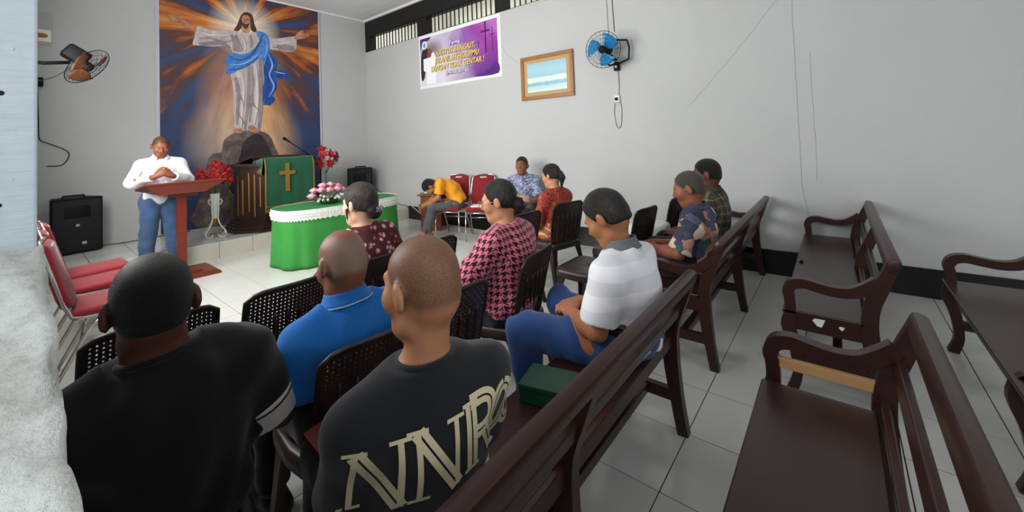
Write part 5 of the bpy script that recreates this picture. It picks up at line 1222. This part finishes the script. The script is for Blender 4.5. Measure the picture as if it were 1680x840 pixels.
# 2 man in yellow bent over
person('barefoot man in yellow shirt bent forward with clasped hands by the side desk', (4.30, 4.60), 50,
    dict(pel=(0, 0, .55), ch=(0, .13, .76), nk=(0, .30, .845), hd=(0, .42, .79), hrot=(78, 0, 0), shw=.16, elL=(-.19, .30, .645), elR=(.19, .30, .645), wrL=(-.035, .52, .515), wrR=(.035, .52, .515), limb=.92, drop=.03,
         knL=(-.10, .41, .50), knR=(.11, .41, .50), anL=(.03, .46, .08), anR=(-.04, .54, .08), feet='bare', foot_yaw=(20, -5), handL=((.45, .7, -.5), (-.9, .3, .2), 1, (35, 50, 40)), handR=((-.45, .7, -.5), (.9, .3, .2), -1, (35, 50, 40))),
    dict(skin=SK['mid'], hair=dict(m='hair_short', th=.010, nape=-.05), shirt=dict(m='yellow', sleeve=.75, ease=.016, hem=.03, rib='yellow'), pants=dict(m='grey_jeans', ease=.008, cuff=.034, len=.93)), .009)
# 3 man in blue and white shirt against the wall
person('man in blue and white batik shirt sitting against the right wall', (4.46, 3.45), 118,
    sit(1.215, shw=.17, hfwd=.05, hrot=(-4, -8, 0), anL=(-.12, .36, .08), wrL=(-.07, .27, .60), wrR=(.07, .27, .60)),
    dict(skin=SK['brown'], hair=dict(m='hair_short', th=.006), shirt=dict(m='batik_blue', sleeve=.85, ease=.02, hem=.05, collar=dict(m='batik_blue', gap=1.1)), pants=dict(m='black_pants'), shoe='black_shoe'), .010)
# 4 woman in red batik
person('woman in red batik dress with black ponytail sitting by the right wall', (3.56, 2.34), -8,
    sit(1.185, shw=.155, lean=.02, hfwd=.045, hrot=(14, 12, 0), bust=1, hs=.95, neckr=.048, bw=1.02),
    dict(skin=SK['tan'], hair=dict(m='hair_black', th=.012, nape=-.05, side=1, bun=[((0, -.125, .0), (.025, .025, .025))], caps=[((0, -.125, .0), (0, -.135, -.05), .026, .030), ((0, -.135, -.05), (.0, -.09, -.15), .030, .012)], wr=.001), shirt=dict(m='batik_red', sleeve=1.85, ease=.018, hem=.13, skirt=.06), pants=dict(m='batik_red', ease=.03, cuff=.07, len=.9), shoe='black_shoe'), .009)
# 5 woman in pink houndstooth
p5 = person('woman in pink and black houndstooth top with claw-clipped hair bun and glasses', (1.82, 1.55), 10,
    sit(1.222, shw=.175, lean=.03, hfwd=.04, hrot=(12, 16, 0), bust=1, bw=1.12, bd=1.1, hs=.97, neckr=.05, limb=1.1, elL=(-.27, .10, .70), elR=(.27, .06, .70)),
    dict(skin=SK['tan'], hair=dict(m='hair_black', th=.010, nape=-.055, side=1, bun=[((.0, -.115, -.045), (.048, .038, .045)), ((.02, -.13, -.065), (.03, .025, .028))], wr=.0012), shirt=dict(m='hound', sleeve=1.75, ease=.026, hem=.04, wr=.005, sl_ease=.028), pants=dict(m='navy_pants'), shoe='black_shoe'), .008)
# 6 woman in maroon floral blouse
p6 = person('woman in maroon floral blouse with dark hair bun facing the green table', (1.32, 2.24), 4,
    sit(1.235, shw=.16, lean=.01, hfwd=.02, hx=-.03, hrot=(8, 14, 0), bust=1, hs=.96, neckr=.047, bw=1.0, elL=(-.26, .0, .72), elR=(.25, .0, .72)),
    dict(skin=SK['light'], hair=dict(m='hair_brown', th=.013, nape=-.05, side=1, bun=[((.01, -.10, -.075), (.045, .034, .034)), ((-.01, -.10, -.055), (.04, .03, .03))], caps=[((.075, .03, -.03), (.08, .03, -.10), .006, .003), ((-.078, .035, -.02), (-.08, .035, -.09), .007, .003)], wr=.0012), shirt=dict(m='floral', sleeve=1.4, ease=.02, hem=.05, wr=.004, neck=.035), pants=dict(m='navy_pants'), shoe='black_shoe'), .008)
# 7 man in blue polo
person('balding man in bright blue polo shirt seen from behind', (.775, 1.44), -2,
    sit(1.155, hs=.97, shw=.165, lean=.01, hfwd=.02, hx=-.02, hrot=(16, 4, 0), bw=1.02, neckr=.055, elL=(-.235, .0, .61), elR=(.235, .02, .61)),
    dict(skin=SK['bald'], stub='crown', stubk=.6, shirt=dict(m='blue_polo', sleeve=.80, ease=.02, hem=.07, wr=.005, collar=dict(m='blue_polo', gap=.6, h=.04, out=.032, edge='light_blue')), pants=dict(m='black_pants'), shoe='black_shoe'), .008)
# 8 man in plain black shirt
person('man with cropped black hair in plain black shirt at the left edge', (.25, 1.43), 3,
    sit(1.20, shw=.185, lean=-.02, hfwd=.0, hx=-.035, hrot=(10, -6, 0), bw=1.12, bd=1.15, limb=1.12, neckr=.056, drop=.075, neck=.15, elL=(-.17, .06, .66), elR=(.255, .0, .63), wrL=(-.10, .25, .62)),
    dict(skin=SK['deep'], hair=dict(m='hair_short', th=.004, nape=-.065), stub='full', shirt=dict(m='black_t', sleeve=.88, ease=.024, hem=.05, wr=.006, rib='black_t', sl_ease=.024, cuffs=[(.64, .90, 'cuff_grey', 'sleeve_band'), (.66, .68, 'black_t', 'sleeve_stripe'), (.86, .905, 'light_blue', 'sleeve_edge')]), pants=dict(m='black_pants'), shoe='black_shoe'), .008)
# 9 man in lettered black shirt
p9 = person('young man with shaved head in black shirt with cream lettering on the near pew', (.655, .86), -13,
    sit(1.232, pel=(0, .02, .545), shw=.165, lean=-.03, hfwd=.0, hx=-.01, hrot=(8, 18, 0), bw=.96, neck=.20, neckr=.050, drop=.075, elL=(-.18, .07, .60), elR=(.21, .06, .62), wrL=(-.12, .30, .60), anL=(-.13, .38, .08), anR=(.13, .38, .08)),
    dict(skin=SK['shaved'], stub='full', stubk=.85, shirt=dict(m='black_t2', sleeve=.9, ease=.022, hem=.06, wr=.0045, wf=26, rib='black_t2', sl_ease=.02), pants=dict(m='black_pants'), shoe='black_shoe'), .007)
# 10 man in white polo
person('man in white banded polo and blue jeans with head bowed on the pew', (1.77, .84), 2,
    sit(1.195, pel=(0, -.02, .545), shw=.18, lean=.01, hfwd=.075, hrot=(34, 0, 0), bw=1.12, bd=1.2, belly=.5, elL=(-.22, .0, .64), elR=(.22, .02, .66), wrL=(-.07, .20, .615), wrR=(.05, .22, .62), knL=(-.17, .43, .52), knR=(.16, .40, .55), anL=(-.17, .40, .08), anR=(.15, .30, .08),
        handL=((.55, .75, .1), (-.3, .2, .9), 1, (35, 50, 35)), handR=((-.55, .75, .05), (.3, .3, .9), -1, (30, 50, 40)), limb=1.08),
    dict(skin=SK['mid'], hair=dict(m='hair_black', th=.014, nape=-.055, front=.04, wr=.0012), shirt=dict(m='white_band', sleeve=.80, ease=.022, hem=.0, wr=.005, wf=30, collar=dict(m='dark_grey_collar', gap=.6, h=.045, out=.034), sl_ease=.026), pants=dict(m='jeans2', ease=.014, wr=.009, belt=1), shoe='brown_shoe'), .007)
# 11 man in patchwork shirt
person('grey-haired man in patchwork print shirt on the far pew', (3.08, .83), 3,
    sit(1.182, pel=(0, .02, .545), shw=.175, lean=-.01, hfwd=.04, hx=-.03, hrot=(16, 6, 0), wrL=(-.06, .30, .62), wrR=(.08, .30, .62), elL=(-.23, .06, .64)),
    dict(skin=SK['brown'], stub='full', stubk=.4, hair=dict(m='hair_grey', th=.003, nape=-.06), shirt=dict(m='patch', sleeve=.9, ease=.024, hem=.05, collar=dict(m='patch', gap=.8), sl_ease=.026), pants=dict(m='navy_pants'), shoe='black_shoe'), .009)
# 12 man in plaid shirt
person('dark-haired man in olive plaid shirt furthest along the far pew', (3.61, .84), 0,
    sit(1.236, pel=(0, .02, .545), shw=.175, lean=-.01, hfwd=.03, hx=-.03, hrot=(8, 8, 0)),
    dict(skin=SK['deep'], hair=dict(m='hair_short', th=.006, nape=-.05), shirt=dict(m='plaid', sleeve=.9, ease=.022, hem=.05, collar=dict(m='plaid', gap=.8)), pants=dict(m='navy_pants'), shoe='black_shoe'), .010)

# ------------------------------------------------------------------ worn and held things
def head_to(pd, x, y, z): p = pd['p']; return Vector(p['hd']+pd['HA']@(npv(x, y, z)*p['hs']))
gs = thing('eyeglasses', 'pale pink glasses on the face of the houndstooth woman', 'glasses', p5['root'].location, R(10)); M['glass_frame'] = mat('rose_plastic_frame', 'b08878', .3)
for s_ in (-1, 1):
    MB().tube([head_to(p5, s_*.035+.028*math.cos(a), .112, .0+.022*math.sin(a)) for a in np.linspace(0, 6.283, 20, endpoint=False)], .0025, 6, True).build('rim', 'glass_frame', gs, True)
    MB().tube([head_to(p5, s_*.062, .110, .005), head_to(p5, s_*.080, .06, .006), head_to(p5, s_*.086, -.01, .004)], .0022, 6).build('temple', 'glass_frame', gs, True)
MB().tube([head_to(p5, -.008, .113, .006), head_to(p5, .008, .113, .006)], .0025, 6).build('bridge', 'glass_frame', gs, True)
M['clip_gold'] = mat('cream_gold_clip', 'd8b98a', .3, .2)
hc = thing('hair_clip', 'cream gold claw clip in the black hair bun', 'hair clip', p5['root'].location, R(10))
for k in range(5):
    a = (k-2)*.012; MB().tube([head_to(p5, .012+a, -.125, .0), head_to(p5, .016+a, -.165, -.015), head_to(p5, .02+a, -.178, -.05)], [.006, .006, .003], 6).build('claw', 'clip_gold', hc, True)
MB().tube([head_to(p5, -.02, -.125, .004), head_to(p5, .045, -.128, .004)], .007, 6).build('bar', 'clip_gold', hc, True)
hc = thing('hair_clip', 'silver beaded flower clip in the dark brown hair bun', 'hair clip', p6['root'].location, R(4)); M['bead'] = mat('silver_bead', '8f9aa0', .2, .6)
for k in range(14):
    a = k*2.4; r = .006*math.sqrt(k); MB().sph(head_to(p6, .015+r*math.cos(a)*1.3, -.135-.004*(k % 3), -.05+r*math.sin(a)), .006, 8, 6).build('bead', 'bead', hc, True)
book('hymn_book', 'maroon book in the left hand of the man in the lettered shirt', (.575, 1.20, .60), 10, (.09, .12, .018), 'maroon_cover', tilt=25)
book('open_bible', 'white-paged book on the lap of the woman in houndstooth', (1.70, 1.82, .60), 15, (.22, .16, .025), 'paper', tilt=12)

# lettering across the back of the lettered shirt
dg = bpy.context.evaluated_depsgraph_get(); sh9 = p9['shirt']; bv = BVHTree.FromObject(sh9, dg)
M['cream_print'] = mat('cream_print', 'd9cda8', .8, 0, .08, 30)
GL = {'N': [[(0, 0), (0, 1)], [(.0, 1), (.62, 0)], [(.62, 0), (.62, 1)]], 'R': [[(0, 0), (0, 1)], [(0, 1), (.3, 1), (.46, .92), (.5, .76), (.46, .6), (.3, .52), (.05, .52)], [(.28, .52), (.56, 0)]],
      'O': [[(.28, 1), (.1, .92), (.0, .7), (0, .3), (.1, .08), (.28, 0), (.46, .08), (.56, .3), (.56, .7), (.46, .92), (.28, 1)]], 'S': [[(.48, .8), (.44, .95), (.28, 1), (.1, .95), (.02, .78), (.1, .6), (.4, .42), (.5, .24), (.42, .06), (.26, 0), (.08, .05), (.0, .2)]],
      'E': [[(0, 0), (0, 1)], [(0, 1), (.45, 1)], [(0, .52), (.35, .52)], [(0, 0), (.45, 0)]], 'U': [[(0, 1), (0, .25), (.1, .06), (.28, 0), (.46, .06), (.56, .25), (.56, 1)]]}
lets = []
def glyph(ch, x0, z0, w_, h_, slant, bold=.030):
    mb = MB(); strokes = GL[ch]
    def put(x, z, off):
        o = Vector((x, -.6, z)); hit = bv.ray_cast(o, Vector((0, 1, 0)), 1.0)
        return (hit[0]+Vector((0, -off, 0))) if hit[0] else None
    for si, st in enumerate(strokes):
        P = crom(st, 4) if len(st) > 2 else [np.array(st[0])*(1-q)+np.array(st[1])*q for q in np.linspace(0, 1, 14)]
        P = [np.array((x0+p[0]*w_, z0+p[1]*h_+slant*p[0]*w_)) for p in P]
        thin = (ch == 'N' and si in (0, 2)); offs = [0] if thin else [-.0090, .0090]; bw_ = .012 if thin else .0135
        for of in offs:
            prev = None
            for i, p in enumerate(P):
                d_ = P[min(i+1, len(P)-1)]-P[max(i-1, 0)]; d_ = d_/np.linalg.norm(d_); nn = np.array((-d_[1], d_[0])); c = p+nn*of
                a, b = c+nn*bw_/2, c-nn*bw_/2; A, B = put(*a, .003+.0003*si), put(*b, .003+.0003*si)
                cur = (mb.bm.verts.new(A), mb.bm.verts.new(B)) if A and B else None
                if prev and cur: mb.bm.faces.new((prev[0], prev[1], cur[1], cur[0]))
                prev = cur
    for (x, z) in {'N': ((0, 1), (0, 0), (.62, 1)), 'R': ((0, 0), (0, 1), (.56, 0)), 'E': ((0, 0), (0, 1))}.get(ch, ()):
        a = [put(x0+x*w_+q*.03, z0+z*h_+slant*x*w_+e, .0035) for q, e in ((-.75, -.004), (.75, -.004), (.75, .004), (-.75, .004))]
        if all(a): mb.bm.faces.new([mb.bm.verts.new(q) for q in a])
    lets.append(mb.build('letter', 'cream_print', sh9))
for ch, x0, z0, w_, h_, sl in (('N', -.20, .685, .14, .145, .05), ('N', -.078, .695, .14, .145, .0), ('R', .052, .705, .14, .145, -.03), ('O', .142, .70, .105, .14, -.10), ('S', .208, .69, .09, .135, -.2), ('E', .262, .67, .09, .13, -.3)):
    glyph(ch, x0, z0, w_, h_, sl)
for k, (x, z, s_) in enumerate(((.11, .65, .025), (.14, .635, .02), (.095, .615, .018), (.17, .65, .016), (.13, .595, .02))):
    c = bv.ray_cast(Vector((x, -.6, z)), Vector((0, 1, 0)), 1.0)[0]; mb = MB()
    if c:
        mb.bm.faces.new([mb.bm.verts.new((bv.ray_cast(Vector((x+math.cos(a)*s_*(1+.4*math.sin(k+a*3)), -.6, z+math.sin(a)*s_*.7)), Vector((0, 1, 0)), 1.0)[0] or c)+Vector((0, -.004, 0))) for a in np.linspace(0, 6.283, 9, endpoint=False)])
        mb.build('printed_blotch', 'cuff_grey', sh9)
